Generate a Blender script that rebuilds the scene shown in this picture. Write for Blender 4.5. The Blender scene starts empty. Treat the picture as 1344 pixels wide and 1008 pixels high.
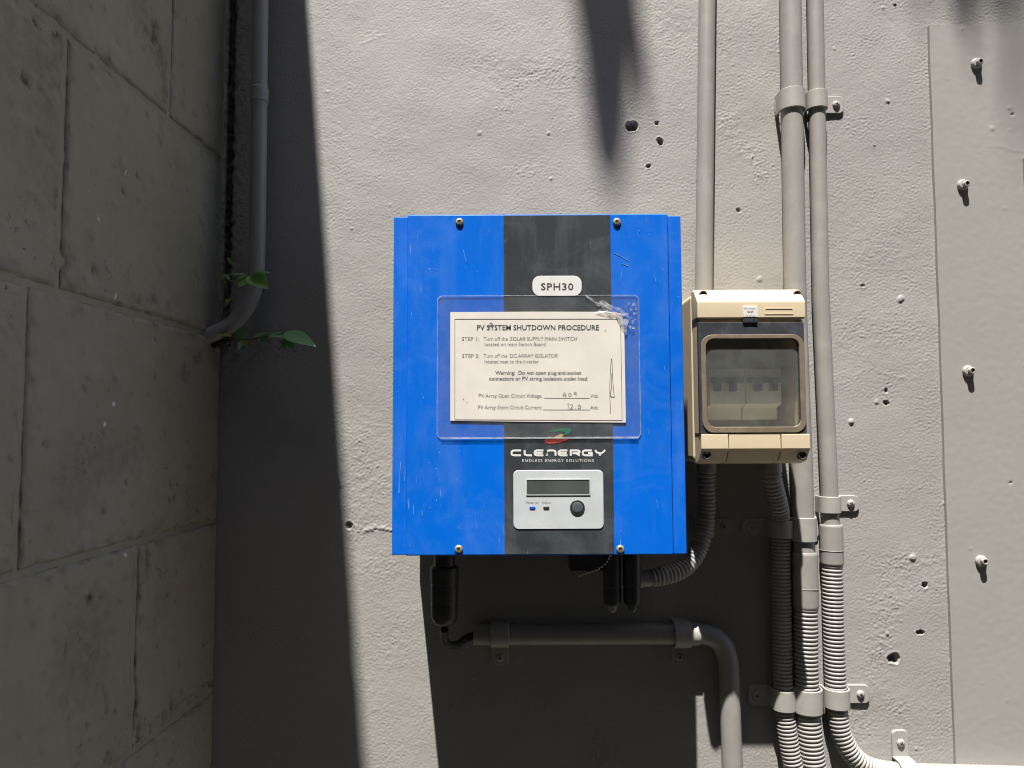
import bpy, bmesh, math, random
import numpy as np
from mathutils import Vector, Matrix, Quaternion

random.seed(7)
R = math.radians
scene = bpy.context.scene
COL = scene.collection

# ------------------------------------------------------------------ camera
F_PX = 970.0                      # focal length in photo pixels (1344 wide)
PITCH = R(3.6)
CAM = Vector((0.0, -0.97, 0.0))
fwd = Vector((0, math.cos(PITCH), math.sin(PITCH)))
right = Vector((1, 0, -0.0039))
right = (right - fwd * right.dot(fwd)).normalized()
up = right.cross(fwd).normalized()
cam_data = bpy.data.cameras.new('camera')
cam = bpy.data.objects.new('camera', cam_data)
COL.objects.link(cam)
cam_data.sensor_width = 36.0
cam_data.lens = 36.0 * F_PX / 1344.0
cam_data.clip_start = 0.01
cam_data.clip_end = 200.0
cam.matrix_world = Matrix((
    (right.x, up.x, -fwd.x, CAM.x),
    (right.y, up.y, -fwd.y, CAM.y),
    (right.z, up.z, -fwd.z, CAM.z),
    (0, 0, 0, 1)))
scene.camera = cam

# ------------------------------------------------------------------ light
SUN = Vector((-0.105, -0.364, 1.0)).normalized()     # towards the sun
world = bpy.data.worlds.new('World')
scene.world = world
world.use_nodes = True
wn = world.node_tree
sky = wn.nodes.new('ShaderNodeTexSky')
sky.sky_type = 'NISHITA'
sky.sun_disc = False
sky.sun_elevation = math.asin(SUN.z)
sky.sun_rotation = math.atan2(SUN.x, SUN.y) % (2 * math.pi)
wn.links.new(sky.outputs[0], wn.nodes['Background'].inputs[0])
wn.nodes['Background'].inputs[1].default_value = 0.095

sl = bpy.data.lights.new('sun', 'SUN')
sl.energy = 5.0
sl.angle = R(0.53)
sl.color = (1.0, 0.96, 0.905)
so = bpy.data.objects.new('sun', sl)
COL.objects.link(so)
so.rotation_mode = 'QUATERNION'
so.rotation_quaternion = SUN.to_track_quat('Z', 'Y')
so.location = (0, -1, 6)

vs = scene.view_settings
vs.view_transform = 'Standard'
vs.look = 'None'
vs.gamma = 1.0
vs.use_curve_mapping = False
vs.exposure = 1.22
scene.cycles.use_denoising = True
scene.cycles.filter_width = 1.05
scene.cycles.max_bounces = 8
scene.cycles.transparent_max_bounces = 12

# ------------------------------------------------------------------ helpers
def P(px, py, d=0.0):
    """World point seen at photo pixel (px, py), standing d metres out from the rendered wall (plane y = 0)."""
    ray = fwd * F_PX + right * (px - 672.0) - up * (py - 504.0)
    t = (-d - CAM.y) / ray.y
    return CAM + ray * t

def XZ(px, py, d=0.0):
    p = P(px, py, d)
    return (p.x, p.z)

def scale_at(d):
    return (0.97 - d) / F_PX      # metres per photo pixel at distance d from the wall

ROOT = {}
def root_loc(o):
    while o is not None and o.parent is not None:
        o = o.parent
    return Vector(o.location) if o is not None else Vector((0, 0, 0))

def tag(o, label, cat=None, group=None, kind=None):
    if label: o['label'] = label
    if cat: o['category'] = cat
    if group: o['group'] = group
    if kind: o['kind'] = kind
    return o

def thing(name, loc, label, cat, group=None):
    o = bpy.data.objects.new(name, None)
    o.empty_display_size = 0.05
    COL.objects.link(o)
    o.location = loc
    return tag(o, label, cat, group)

def link_mesh(name, me, mat, parent=None, origin=None, sharp=35):
    if mat is not None and not me.materials:
        me.materials.append(mat)
    me.update()
    if sharp is not None:
        me.polygons.foreach_set('use_smooth', [True] * len(me.polygons))
        me.set_sharp_from_angle(angle=R(sharp))
    o = bpy.data.objects.new(name, me)
    COL.objects.link(o)
    if sharp is not None and len(me.polygons) < 6000:
        wn_ = o.modifiers.new('weighted_normals', 'WEIGHTED_NORMAL'); wn_.keep_sharp = True; wn_.weight = 90
    if parent is not None:
        L = root_loc(parent)
        me.transform(Matrix.Translation(-L))
        o.parent = parent
    elif origin is not None:
        me.transform(Matrix.Translation(-Vector(origin)))
        o.location = origin
    return o

def build(name, bm, mat, parent=None, origin=None, sharp=35):
    bmesh.ops.recalc_face_normals(bm, faces=bm.faces)
    me = bpy.data.meshes.new(name)
    bm.to_mesh(me)
    bm.free()
    return link_mesh(name, me, mat, parent, origin, sharp)

def new():
    return bmesh.new()

def add_box(bm, x0, x1, y0, y1, z0, z1, bev=0.0, seg=2):
    r = bmesh.ops.create_cube(bm, size=1.0)
    vs_ = r['verts']
    for v in vs_:
        v.co = Vector(((x0 + x1) / 2 + v.co.x * (x1 - x0), (y0 + y1) / 2 + v.co.y * (y1 - y0), (z0 + z1) / 2 + v.co.z * (z1 - z0)))
    if bev > 0:
        es = list({e for v in vs_ for e in v.link_edges})
        bmesh.ops.bevel(bm, geom=es, offset=bev, segments=seg, affect='EDGES', profile=0.5)
    return bm

def rrect(x0, x1, z0, z1, r, n=5):
    pts = []
    for cx, cz, a0 in ((x1 - r, z1 - r, 0), (x0 + r, z1 - r, 90), (x0 + r, z0 + r, 180), (x1 - r, z0 + r, 270)):
        for k in range(n + 1):
            a = R(a0 + 90 * k / n)
            pts.append((cx + r * math.cos(a), cz + r * math.sin(a)))
    return pts

def circle(cx, cz, r, n=24):
    return [(cx + r * math.cos(2 * math.pi * k / n), cz + r * math.sin(2 * math.pi * k / n)) for k in range(n)]

def inset_poly(pts, d):
    n = len(pts)
    out = []
    area = sum(pts[i][0] * pts[(i + 1) % n][1] - pts[(i + 1) % n][0] * pts[i][1] for i in range(n))
    s = 1 if area > 0 else -1
    for i in range(n):
        p0, p1, p2 = Vector(pts[i - 1]), Vector(pts[i]), Vector(pts[(i + 1) % n])
        a, b = (p1 - p0), (p2 - p1)
        if a.length < 1e-9 or b.length < 1e-9:
            out.append(tuple(p1)); continue
        a.normalize(); b.normalize()
        n1 = Vector((-a.y, a.x)) * s; n2 = Vector((-b.y, b.x)) * s
        m = n1 + n2
        if m.length < 1e-6:
            out.append(tuple(p1)); continue
        m.normalize()
        c = max(0.35, m.dot(n1))
        out.append(tuple(p1 + m * (d / c)))
    return out

def add_plate(bm, pts, d0, d1, ch=0.0, zf=None):
    """Polygon pts (x, z) as a solid between distances d0 (back) and d1 (front) from the wall, front edge chamfered."""
    loops = [(pts, d0)]
    if ch > 0:
        loops += [(pts, d1 - ch), (inset_poly(pts, ch), d1)]
    else:
        loops += [(pts, d1)]
    rings = []
    for pp, d in loops:
        rings.append([bm.verts.new((x, -d - (zf(x, z) if zf else 0.0), z)) for x, z in pp])
    n = len(pts)
    for a, b in zip(rings[:-1], rings[1:]):
        for i in range(n):
            bm.faces.new((a[i], a[(i + 1) % n], b[(i + 1) % n], b[i]))
    bm.faces.new(rings[0]); bm.faces.new(rings[-1])
    return bm

def add_ring(bm, outer, inner, d0, d1, ch=0.0):
    """Closed frame between two outlines with equal point counts."""
    n = len(outer)
    loops = [(outer, d0)]
    if ch > 0:
        loops += [(outer, d1 - ch), (inset_poly(outer, ch), d1), (inset_poly(inner, -ch), d1), (inner, d1 - ch)]
    else:
        loops += [(outer, d1), (inner, d1)]
    loops += [(inner, d0)]
    rings = [[bm.verts.new((x, -d, z)) for x, z in pp] for pp, d in loops]
    m = len(rings)
    for k in range(m):
        a, b = rings[k], rings[(k + 1) % m]
        for i in range(n):
            bm.faces.new((a[i], a[(i + 1) % n], b[(i + 1) % n], b[i]))
    return bm

def add_prism_x(bm, prof, x0, x1, bev=0.0):
    """Profile of (distance from wall, z) points swept along x."""
    a = [bm.verts.new((x0, -d, z)) for d, z in prof]
    b = [bm.verts.new((x1, -d, z)) for d, z in prof]
    n = len(prof)
    fs = [bm.faces.new(a), bm.faces.new(b)]
    for i in range(n):
        fs.append(bm.faces.new((a[i], a[(i + 1) % n], b[(i + 1) % n], b[i])))
    if bev > 0:
        bmesh.ops.recalc_face_normals(bm, faces=fs)
        es = list({e for f in fs for e in f.edges})
        bmesh.ops.bevel(bm, geom=es, offset=bev, segments=2, affect='EDGES', profile=0.5)
    return bm

def smooth_path(pts, n_per=12):
    """Catmull-Rom through points."""
    pts = [Vector(p) for p in pts]
    ext = [pts[0] * 2 - pts[1]] + pts + [pts[-1] * 2 - pts[-2]]
    out = []
    for i in range(1, len(ext) - 2):
        p0, p1, p2, p3 = ext[i - 1:i + 3]
        for k in range(n_per):
            t = k / n_per
            out.append(0.5 * ((2 * p1) + (p2 - p0) * t + (2 * p0 - 5 * p1 + 4 * p2 - p3) * t * t + (3 * p1 - p0 - 3 * p2 + p3) * t ** 3))
    out.append(pts[-1])
    return out

def resample(pts, step):
    pts = [Vector(p) for p in pts]
    cum = [0.0]
    for a, b in zip(pts[:-1], pts[1:]):
        cum.append(cum[-1] + (b - a).length)
    n = max(2, int(round(cum[-1] / step)) + 1)
    out = []; j = 0
    for k in range(n):
        s = cum[-1] * k / (n - 1)
        while j < len(pts) - 2 and cum[j + 1] < s:
            j += 1
        L = cum[j + 1] - cum[j]
        out.append(pts[j].lerp(pts[j + 1], 0 if L == 0 else min(1, max(0, (s - cum[j]) / L))))
    return out

def add_tube(bm, pts, rad, sides=20, cap=True):
    pts = [Vector(p) for p in pts]
    n = len(pts)
    rads = [rad] * n if isinstance(rad, (int, float)) else rad
    T = (pts[1] - pts[0]).normalized()
    ref = Vector((0, 1, 0)) if abs(T.y) < 0.9 else Vector((1, 0, 0))
    N = (ref - T * ref.dot(T)).normalized()
    rings = []
    for i in range(n):
        t = (pts[min(i + 1, n - 1)] - pts[max(i - 1, 0)])
        if t.length > 1e-9:
            t.normalize()
            N = (N - t * N.dot(t))
            N.normalize()
            T = t
        B = T.cross(N)
        rings.append([bm.verts.new(pts[i] + (N * math.cos(2 * math.pi * k / sides) + B * math.sin(2 * math.pi * k / sides)) * rads[i]) for k in range(sides)])
    for a, b in zip(rings[:-1], rings[1:]):
        for i in range(sides):
            bm.faces.new((a[i], a[(i + 1) % sides], b[(i + 1) % sides], b[i]))
    if cap:
        bm.faces.new(rings[0]); bm.faces.new(rings[-1])
    return bm

def corrugated(pts, r, pitch=0.0056, depth=0.0021, sides=22):
    """Flexible ribbed hose along a path: rounded ribs with narrow grooves."""
    bm = new()
    step = pitch / 6
    q = resample(pts, step)
    depth *= 0.75
    pat = [r - depth * 0.12, r, r, r - depth * 0.15, r - depth, r - depth * 0.95]
    add_tube(bm, q, [pat[i % 6] for i in range(len(q))], sides)
    return bm

def add_lathe(bm, c, prof, axis='Y', sides=20):
    """Surface of revolution: prof = (radius, height) with height along -y (axis 'Y', out of the wall) or -z (axis 'Z', downwards)."""
    c = Vector(c)
    rings = []
    for r, h in prof:
        ring = []
        for k in range(sides):
            a = 2 * math.pi * k / sides
            if axis == 'Y':
                ring.append(bm.verts.new(c + Vector((r * math.cos(a), -h, r * math.sin(a)))))
            elif axis == 'Z':
                ring.append(bm.verts.new(c + Vector((r * math.cos(a), r * math.sin(a), -h))))
            else:
                ring.append(bm.verts.new(c + Vector((h, r * math.cos(a), r * math.sin(a)))))
        rings.append(ring)
    for a, b in zip(rings[:-1], rings[1:]):
        for i in range(sides):
            bm.faces.new((a[i], a[(i + 1) % sides], b[(i + 1) % sides], b[i]))
    bm.faces.new(rings[0]); bm.faces.new(rings[-1])
    return bm

def add_ribbon(bm, pts, w, d, closed=False):
    """Flat stroke of width w through (x, z) points, lying at distance d from the wall."""
    v = [Vector(p) for p in pts]
    n = len(v)
    L, Rr = [], []
    for i in range(n):
        if closed:
            a, b = v[i] - v[i - 1], v[(i + 1) % n] - v[i]
        else:
            a = v[i] - v[i - 1] if i > 0 else v[1] - v[0]
            b = v[i + 1] - v[i] if i < n - 1 else v[-1] - v[-2]
        a.normalize(); b.normalize()
        n1, n2 = Vector((-a.y, a.x)), Vector((-b.y, b.x))
        m = n1 + n2
        m = n1.copy() if m.length < 1e-6 else m.normalized()
        k = (w / 2) / max(0.5, m.dot(n1))
        L.append(bm.verts.new((v[i].x + m.x * k, -d, v[i].y + m.y * k)))
        Rr.append(bm.verts.new((v[i].x - m.x * k, -d, v[i].y - m.y * k)))
    for i in range(n if closed else n - 1):
        j = (i + 1) % n
        bm.faces.new((L[i], L[j], Rr[j], Rr[i]))
    return bm

def flat(name, bm, mat, parent):
    """flat print: every face towards the camera"""
    for f in bm.faces:
        f.normal_update()
        if f.normal.y > 0: f.normal_flip()
    me = bpy.data.meshes.new(name)
    bm.to_mesh(me); bm.free()
    return link_mesh(name, me, mat, parent, None, None)

def lettering(txt, x0, x1, base, cap, d, mat, parent, name='lettering', bold=0.0, spacing=1.0):
    """Flat printed text fitted between photo columns x0 and x1, on baseline row base, capitals cap pixels high."""
    cu = bpy.data.curves.new('text', 'FONT')
    cu.body = txt; cu.size = 1.0; cu.space_character = spacing
    cu.offset = bold
    cu.resolution_u = 2
    ob = bpy.data.objects.new('text', cu)
    COL.objects.link(ob)
    dg = bpy.context.evaluated_depsgraph_get()
    me = bpy.data.meshes.new_from_object(ob.evaluated_get(dg))
    bpy.data.objects.remove(ob); bpy.data.curves.remove(cu)
    n = len(me.vertices)
    co = np.empty(n * 3, dtype=np.float64); me.vertices.foreach_get('co', co)
    co = co.reshape(-1, 3)
    a = P(x0, base, d); b = P(x1, base, d)
    sx = (b - a).length / max(1e-6, co[:, 0].max() - co[:, 0].min())
    sz = cap * scale_at(d) / 0.72
    u = (b - a).normalized()
    xx = (co[:, 0] - co[:, 0].min()) * sx
    out = np.empty_like(co)
    out[:, 0] = a.x + u.x * xx
    out[:, 1] = -d
    out[:, 2] = a.z + u.z * xx + co[:, 1] * sz
    me.vertices.foreach_set('co', out.ravel().astype(np.float32))
    me.name = name
    return link_mesh(name, me, mat, parent, None, None)

# ------------------------------------------------------------------ materials
def nodes_of(name):
    m = bpy.data.materials.new(name)
    m.use_nodes = True
    nt = m.node_tree
    return m, nt, nt.nodes['Principled BSDF']

def mat_paint(name, col, rough=0.6, var=0.06, scale=14.0, bump=0.0, bscale=200.0, bdist=0.0005, metallic=0.0, spec=0.5, dust=0.0, dust_col=(0.5, 0.48, 0.44), dscale=60.0):
    m, nt, b = nodes_of(name)
    N, L = nt.nodes, nt.links
    tc = N.new('ShaderNodeTexCoord')
    geo = N.new('ShaderNodeNewGeometry')
    n1 = N.new('ShaderNodeTexNoise'); n1.inputs['Scale'].default_value = scale; n1.inputs['Detail'].default_value = 6
    L.new(geo.outputs['Position'], n1.inputs['Vector'])
    ramp = N.new('ShaderNodeMapRange')
    ramp.inputs['From Min'].default_value = 0.3; ramp.inputs['From Max'].default_value = 0.7
    ramp.inputs['To Min'].default_value = 1.0 - var; ramp.inputs['To Max'].default_value = 1.0 + var
    L.new(n1.outputs['Fac'], ramp.inputs['Value'])
    mul = N.new('ShaderNodeVectorMath'); mul.operation = 'SCALE'
    mul.inputs[0].default_value = col
    L.new(ramp.outputs[0], mul.inputs['Scale'])
    last = mul.outputs[0]
    if dust > 0:
        n2 = N.new('ShaderNodeTexNoise'); n2.inputs['Scale'].default_value = dscale; n2.inputs['Detail'].default_value = 8; n2.inputs['Roughness'].default_value = 0.65
        L.new(geo.outputs['Position'], n2.inputs['Vector'])
        r2 = N.new('ShaderNodeMapRange'); r2.inputs['From Min'].default_value = 0.5; r2.inputs['From Max'].default_value = 0.75
        r2.inputs['To Min'].default_value = 0; r2.inputs['To Max'].default_value = dust
        L.new(n2.outputs['Fac'], r2.inputs['Value'])
        mx = N.new('ShaderNodeMix'); mx.data_type = 'RGBA'
        L.new(r2.outputs[0], mx.inputs['Factor']); L.new(last, mx.inputs['A']); mx.inputs['B'].default_value = (*dust_col, 1)
        last = mx.outputs['Result']
    L.new(last, b.inputs['Base Color'])
    b.inputs['Roughness'].default_value = rough
    b.inputs['Metallic'].default_value = metallic
    b.inputs['Specular IOR Level'].default_value = spec
    if bump > 0:
        n3 = N.new('ShaderNodeTexNoise'); n3.inputs['Scale'].default_value = bscale; n3.inputs['Detail'].default_value = 3
        L.new(geo.outputs['Position'], n3.inputs['Vector'])
        bp = N.new('ShaderNodeBump'); bp.inputs['Strength'].default_value = bump; bp.inputs['Distance'].default_value = bdist
        L.new(n3.outputs['Fac'], bp.inputs['Height']); L.new(bp.outputs[0], b.inputs['Normal'])
    return m

M = {}
M['wall'] = mat_paint('wall_paint', (0.298, 0.286, 0.270), 0.62, 0.05, 4.0, 1.0, 330.0, 0.00034)
M['sheet'] = mat_paint('sheet_paint', (0.298, 0.285, 0.267), 0.55, 0.025, 9.0, 0.5, 260.0, 0.00003)
M['conduit'] = mat_paint('conduit_paint', (0.268, 0.256, 0.240), 0.45, 0.05, 30.0, 0.4, 300.0, 0.00008, dust=0.25, dscale=25)
M['hose'] = mat_paint('hose_paint', (0.315, 0.299, 0.281), 0.5, 0.06, 60.0)
M['saddle'] = mat_paint('saddle_paint', (0.325, 0.311, 0.288), 0.5, 0.05, 80.0, 0.3, 400.0, 0.0001)
M['bolt'] = mat_paint('bolt_paint', (0.35, 0.335, 0.31), 0.4, 0.06, 200.0)
M['dark'] = mat_paint('dark_recess', (0.03, 0.03, 0.03), 0.7)
M['black'] = mat_paint('black_plastic', (0.028, 0.028, 0.031), 0.45, 0.2, 80.0)
M['blackrub'] = mat_paint('black_rubber', (0.015, 0.015, 0.0138), 0.6)
M['beige'] = mat_paint('beige_plastic', (0.585, 0.482, 0.33), 0.5, 0.05, 25.0, dust=0.15, dust_col=(0.5, 0.42, 0.30), dscale=40)
M['gasket'] = mat_paint('gasket_brown', (0.160, 0.124, 0.084), 0.6, 0.08, 60.0, dust=0.4, dust_col=(0.3, 0.26, 0.2))
M['door'] = mat_paint('smoked_door', (0.042, 0.046, 0.054), 0.25, 0.15, 40.0, dust=0.35, dust_col=(0.16, 0.165, 0.17), dscale=90)
M['breaker'] = mat_paint('breaker_plastic', (0.80, 0.80, 0.76), 0.5, 0.05, 60.0)
M['white'] = mat_paint('white_print', (0.624, 0.624, 0.600), 0.5, 0.05, 60.0)
M['paper'] = mat_paint('notice_paper', (0.62, 0.585, 0.53), 0.7, 0.06, 25.0, dust=0.12, dust_col=(0.58, 0.46, 0.36), dscale=30)
M['ink'] = mat_paint('ink_black', (0.045, 0.045, 0.05), 0.6)
M['ink_faded'] = mat_paint('ink_faded', (0.192, 0.188, 0.176), 0.7, 0.35, 160.0)
M['ink_mid'] = mat_paint('ink_mid', (0.120, 0.116, 0.112), 0.7, 0.3, 160.0)
M['silver'] = mat_paint('silver_fascia', (0.480, 0.508, 0.520), 0.4, 0.05, 40.0, dust=0.5, dust_col=(0.72, 0.72, 0.7), dscale=18)
M['lcd'] = mat_paint('lcd_glass', (0.068, 0.076, 0.073), 0.2, 0.15, 40.0)
M['led_blue'] = mat_paint('led_blue', (0.016, 0.080, 0.440), 0.3)
M['button'] = mat_paint('button_grey', (0.075, 0.085, 0.095), 0.4, 0.1)
M['brass'] = mat_paint('screw_brass', (0.416, 0.360, 0.216), 0.4, 0.1, 100.0, metallic=0.5)
M['green'] = mat_paint('logo_green', (0.016, 0.160, 0.088), 0.5)
M['red'] = mat_paint('logo_red', (0.336, 0.048, 0.044), 0.5)
M['orange'] = mat_paint('logo_orange', (0.496, 0.304, 0.096), 0.5)
M['chain'] = mat_paint('chain_metal', (0.5, 0.5, 0.48), 0.3, metallic=0.8)
M['soil'] = mat_paint('soil', (0.06, 0.045, 0.03), 0.9, 0.4, 200.0, 1.0, 300.0, 0.001)
M['ground'] = mat_paint('ground_soil', (0.27, 0.245, 0.195), 0.95, 0.3, 3.0, 1.0, 60.0, 0.01)
M['bark'] = mat_paint('bark', (0.14, 0.11, 0.08), 0.9, 0.3, 20.0, 1.0, 60.0, 0.004)
M['blocker'] = mat_paint('blocker_brown', (0.09, 0.07, 0.055), 0.85, 0.2, 8.0, 0.6, 40.0, 0.003)
M['stem'] = mat_paint('plant_stem', (0.10, 0.09, 0.045), 0.7)

_nt = M['wall'].node_tree
_b = _nt.nodes['Principled BSDF']
_src = _b.inputs['Base Color'].links[0].from_socket
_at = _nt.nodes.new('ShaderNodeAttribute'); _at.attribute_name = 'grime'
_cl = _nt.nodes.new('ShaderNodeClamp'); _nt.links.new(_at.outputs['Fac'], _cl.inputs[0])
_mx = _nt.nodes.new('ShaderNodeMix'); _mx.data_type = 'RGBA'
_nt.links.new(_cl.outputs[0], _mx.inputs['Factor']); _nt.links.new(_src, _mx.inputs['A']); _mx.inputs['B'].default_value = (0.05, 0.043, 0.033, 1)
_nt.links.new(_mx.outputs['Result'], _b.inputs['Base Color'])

def mat_leaf(name, col, vein):
    m, nt, b = nodes_of(name)
    N, L = nt.nodes, nt.links
    geo = N.new('ShaderNodeNewGeometry')
    n1 = N.new('ShaderNodeTexNoise'); n1.inputs['Scale'].default_value = 90; n1.inputs['Detail'].default_value = 4
    L.new(geo.outputs['Position'], n1.inputs['Vector'])
    mx = N.new('ShaderNodeMix'); mx.data_type = 'RGBA'
    L.new(n1.outputs['Fac'], mx.inputs['Factor'])
    mx.inputs['A'].default_value = (*col, 1); mx.inputs['B'].default_value = (*vein, 1)
    L.new(mx.outputs['Result'], b.inputs['Base Color'])
    b.inputs['Roughness'].default_value = 0.5
    tr = N.new('ShaderNodeBsdfTranslucent')
    L.new(mx.outputs['Result'], tr.inputs['Color'])
    ms = N.new('ShaderNodeMixShader'); ms.inputs[0].default_value = 0.3
    L.new(b.outputs[0], ms.inputs[1]); L.new(tr.outputs[0], ms.inputs[2])
    L.new(ms.outputs[0], nt.nodes['Material Output'].inputs[0])
    return m
M['leaf'] = mat_leaf('leaf_green', (0.16, 0.36, 0.07), (0.24, 0.46, 0.12))
M['leaf_dark'] = mat_leaf('leaf_dark_green', (0.10, 0.25, 0.09), (0.16, 0.34, 0.14))
M['leaf_yellow'] = mat_leaf('leaf_yellow', (0.30, 0.26, 0.04), (0.36, 0.30, 0.07))
M['palm'] = mat_leaf('palm_green', (0.04, 0.09, 0.02), (0.07, 0.13, 0.03))

def set_grime(me, vals):
    a = me.attributes.new('grime', 'FLOAT', 'POINT')
    a.data.foreach_set('value', np.asarray(vals, dtype=np.float32).ravel())

def block_spot(px, py):
    """(distance from the corner, z) on the left block wall seen at a photo pixel"""
    ray = fwd * F_PX + right * (px - 672.0) - up * (py - 504.0)
    xc = P(289, 565, 0).x
    t = (xc - 0.05 * 0.97) / (ray.x - 0.05 * ray.y)
    p = CAM + ray * t
    return (-p.y, p.z)

def mat_blocks():
    m, nt, b = nodes_of('block_paint')
    N, L = nt.nodes, nt.links
    geo = N.new('ShaderNodeNewGeometry')
    def noise(scale, detail=6, rough=0.6, vec=None):
        n = N.new('ShaderNodeTexNoise'); n.inputs['Scale'].default_value = scale; n.inputs['Detail'].default_value = detail; n.inputs['Roughness'].default_value = rough
        L.new(vec if vec else geo.outputs['Position'], n.inputs['Vector']); return n
    def rng(src, a, c, lo, hi):
        r = N.new('ShaderNodeMapRange'); r.inputs['From Min'].default_value = a; r.inputs['From Max'].default_value = c
        r.inputs['To Min'].default_value = lo; r.inputs['To Max'].default_value = hi
        L.new(src, r.inputs['Value']); return r.outputs[0]
    def mix(fac, a, bcol):
        x = N.new('ShaderNodeMix'); x.data_type = 'RGBA'
        L.new(fac, x.inputs['Factor'])
        if isinstance(a, tuple): x.inputs['A'].default_value = (*a, 1)
        else: L.new(a, x.inputs['A'])
        x.inputs['B'].default_value = (*bcol, 1)
        return x.outputs['Result']
    col = mix(rng(noise(5).outputs['Fac'], 0.35, 0.7, 0, 1), (0.285, 0.264, 0.202), (0.235, 0.213, 0.152))
    # rain streaks: noise stretched down the wall
    mp = N.new('ShaderNodeMapping'); mp.inputs['Scale'].default_value = (60, 60, 3)
    L.new(geo.outputs['Position'], mp.inputs['Vector'])
    col = mix(rng(noise(1.0, 5, 0.6, mp.outputs[0]).outputs['Fac'], 0.5, 0.8, 0, 0.22), col, (0.2, 0.19, 0.16))
    # mildew specks and smudges
    a = rng(noise(130, 4, 0.7).outputs['Fac'], 0.60, 0.68, 0, 0.85)
    c = rng(noise(9, 4, 0.6).outputs['Fac'], 0.47, 0.62, 0, 1)
    mu = N.new('ShaderNodeMath'); mu.operation = 'MULTIPLY'; L.new(a, mu.inputs[0]); L.new(c, mu.inputs[1])
    col = mix(mu.outputs[0], col, (0.07, 0.06, 0.045))
    # chipped paint flecks
    v = N.new('ShaderNodeTexVoronoi'); v.inputs['Scale'].default_value = 28
    L.new(geo.outputs['Position'], v.inputs['Vector'])
    sep = N.new('ShaderNodeSeparateColor'); L.new(v.outputs['Color'], sep.inputs[0])
    n9 = noise(220, 2)
    su = N.new('ShaderNodeMath'); su.operation = 'ADD'; L.new(v.outputs['Distance'], su.inputs[0]); L.new(rng(n9.outputs['Fac'], 0.3, 0.7, -0.06, 0.10), su.inputs[1])
    f1 = rng(su.outputs[0], 0.07, 0.10, 1, 0)
    f2 = rng(sep.outputs[0], 0.93, 0.935, 0, 1)
    m2 = N.new('ShaderNodeMath'); m2.operation = 'MULTIPLY'; L.new(f1, m2.inputs[0]); L.new(f2, m2.inputs[1])
    col = mix(m2.outputs[0], col, (0.62, 0.6, 0.57))
    at = N.new('ShaderNodeAttribute'); at.attribute_name = 'grime'
    gm = N.new('ShaderNodeMath'); gm.operation = 'MULTIPLY'; gm.use_clamp = True
    L.new(at.outputs['Fac'], gm.inputs[0]); L.new(rng(noise(95, 5, 0.65).outputs['Fac'], 0.35, 0.6, 0.25, 1.1), gm.inputs[1])
    col = mix(gm.outputs[0], col, (0.045, 0.038, 0.028))
    L.new(col, b.inputs['Base Color'])
    b.inputs['Roughness'].default_value = 0.6
    nb = noise(140, 4, 0.6)
    bp = N.new('ShaderNodeBump'); bp.inputs['Strength'].default_value = 0.9; bp.inputs['Distance'].default_value = 0.0008
    L.new(nb.outputs['Fac'], bp.inputs['Height']); L.new(bp.outputs[0], b.inputs['Normal'])
    return m
M['block'] = mat_blocks()

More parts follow.
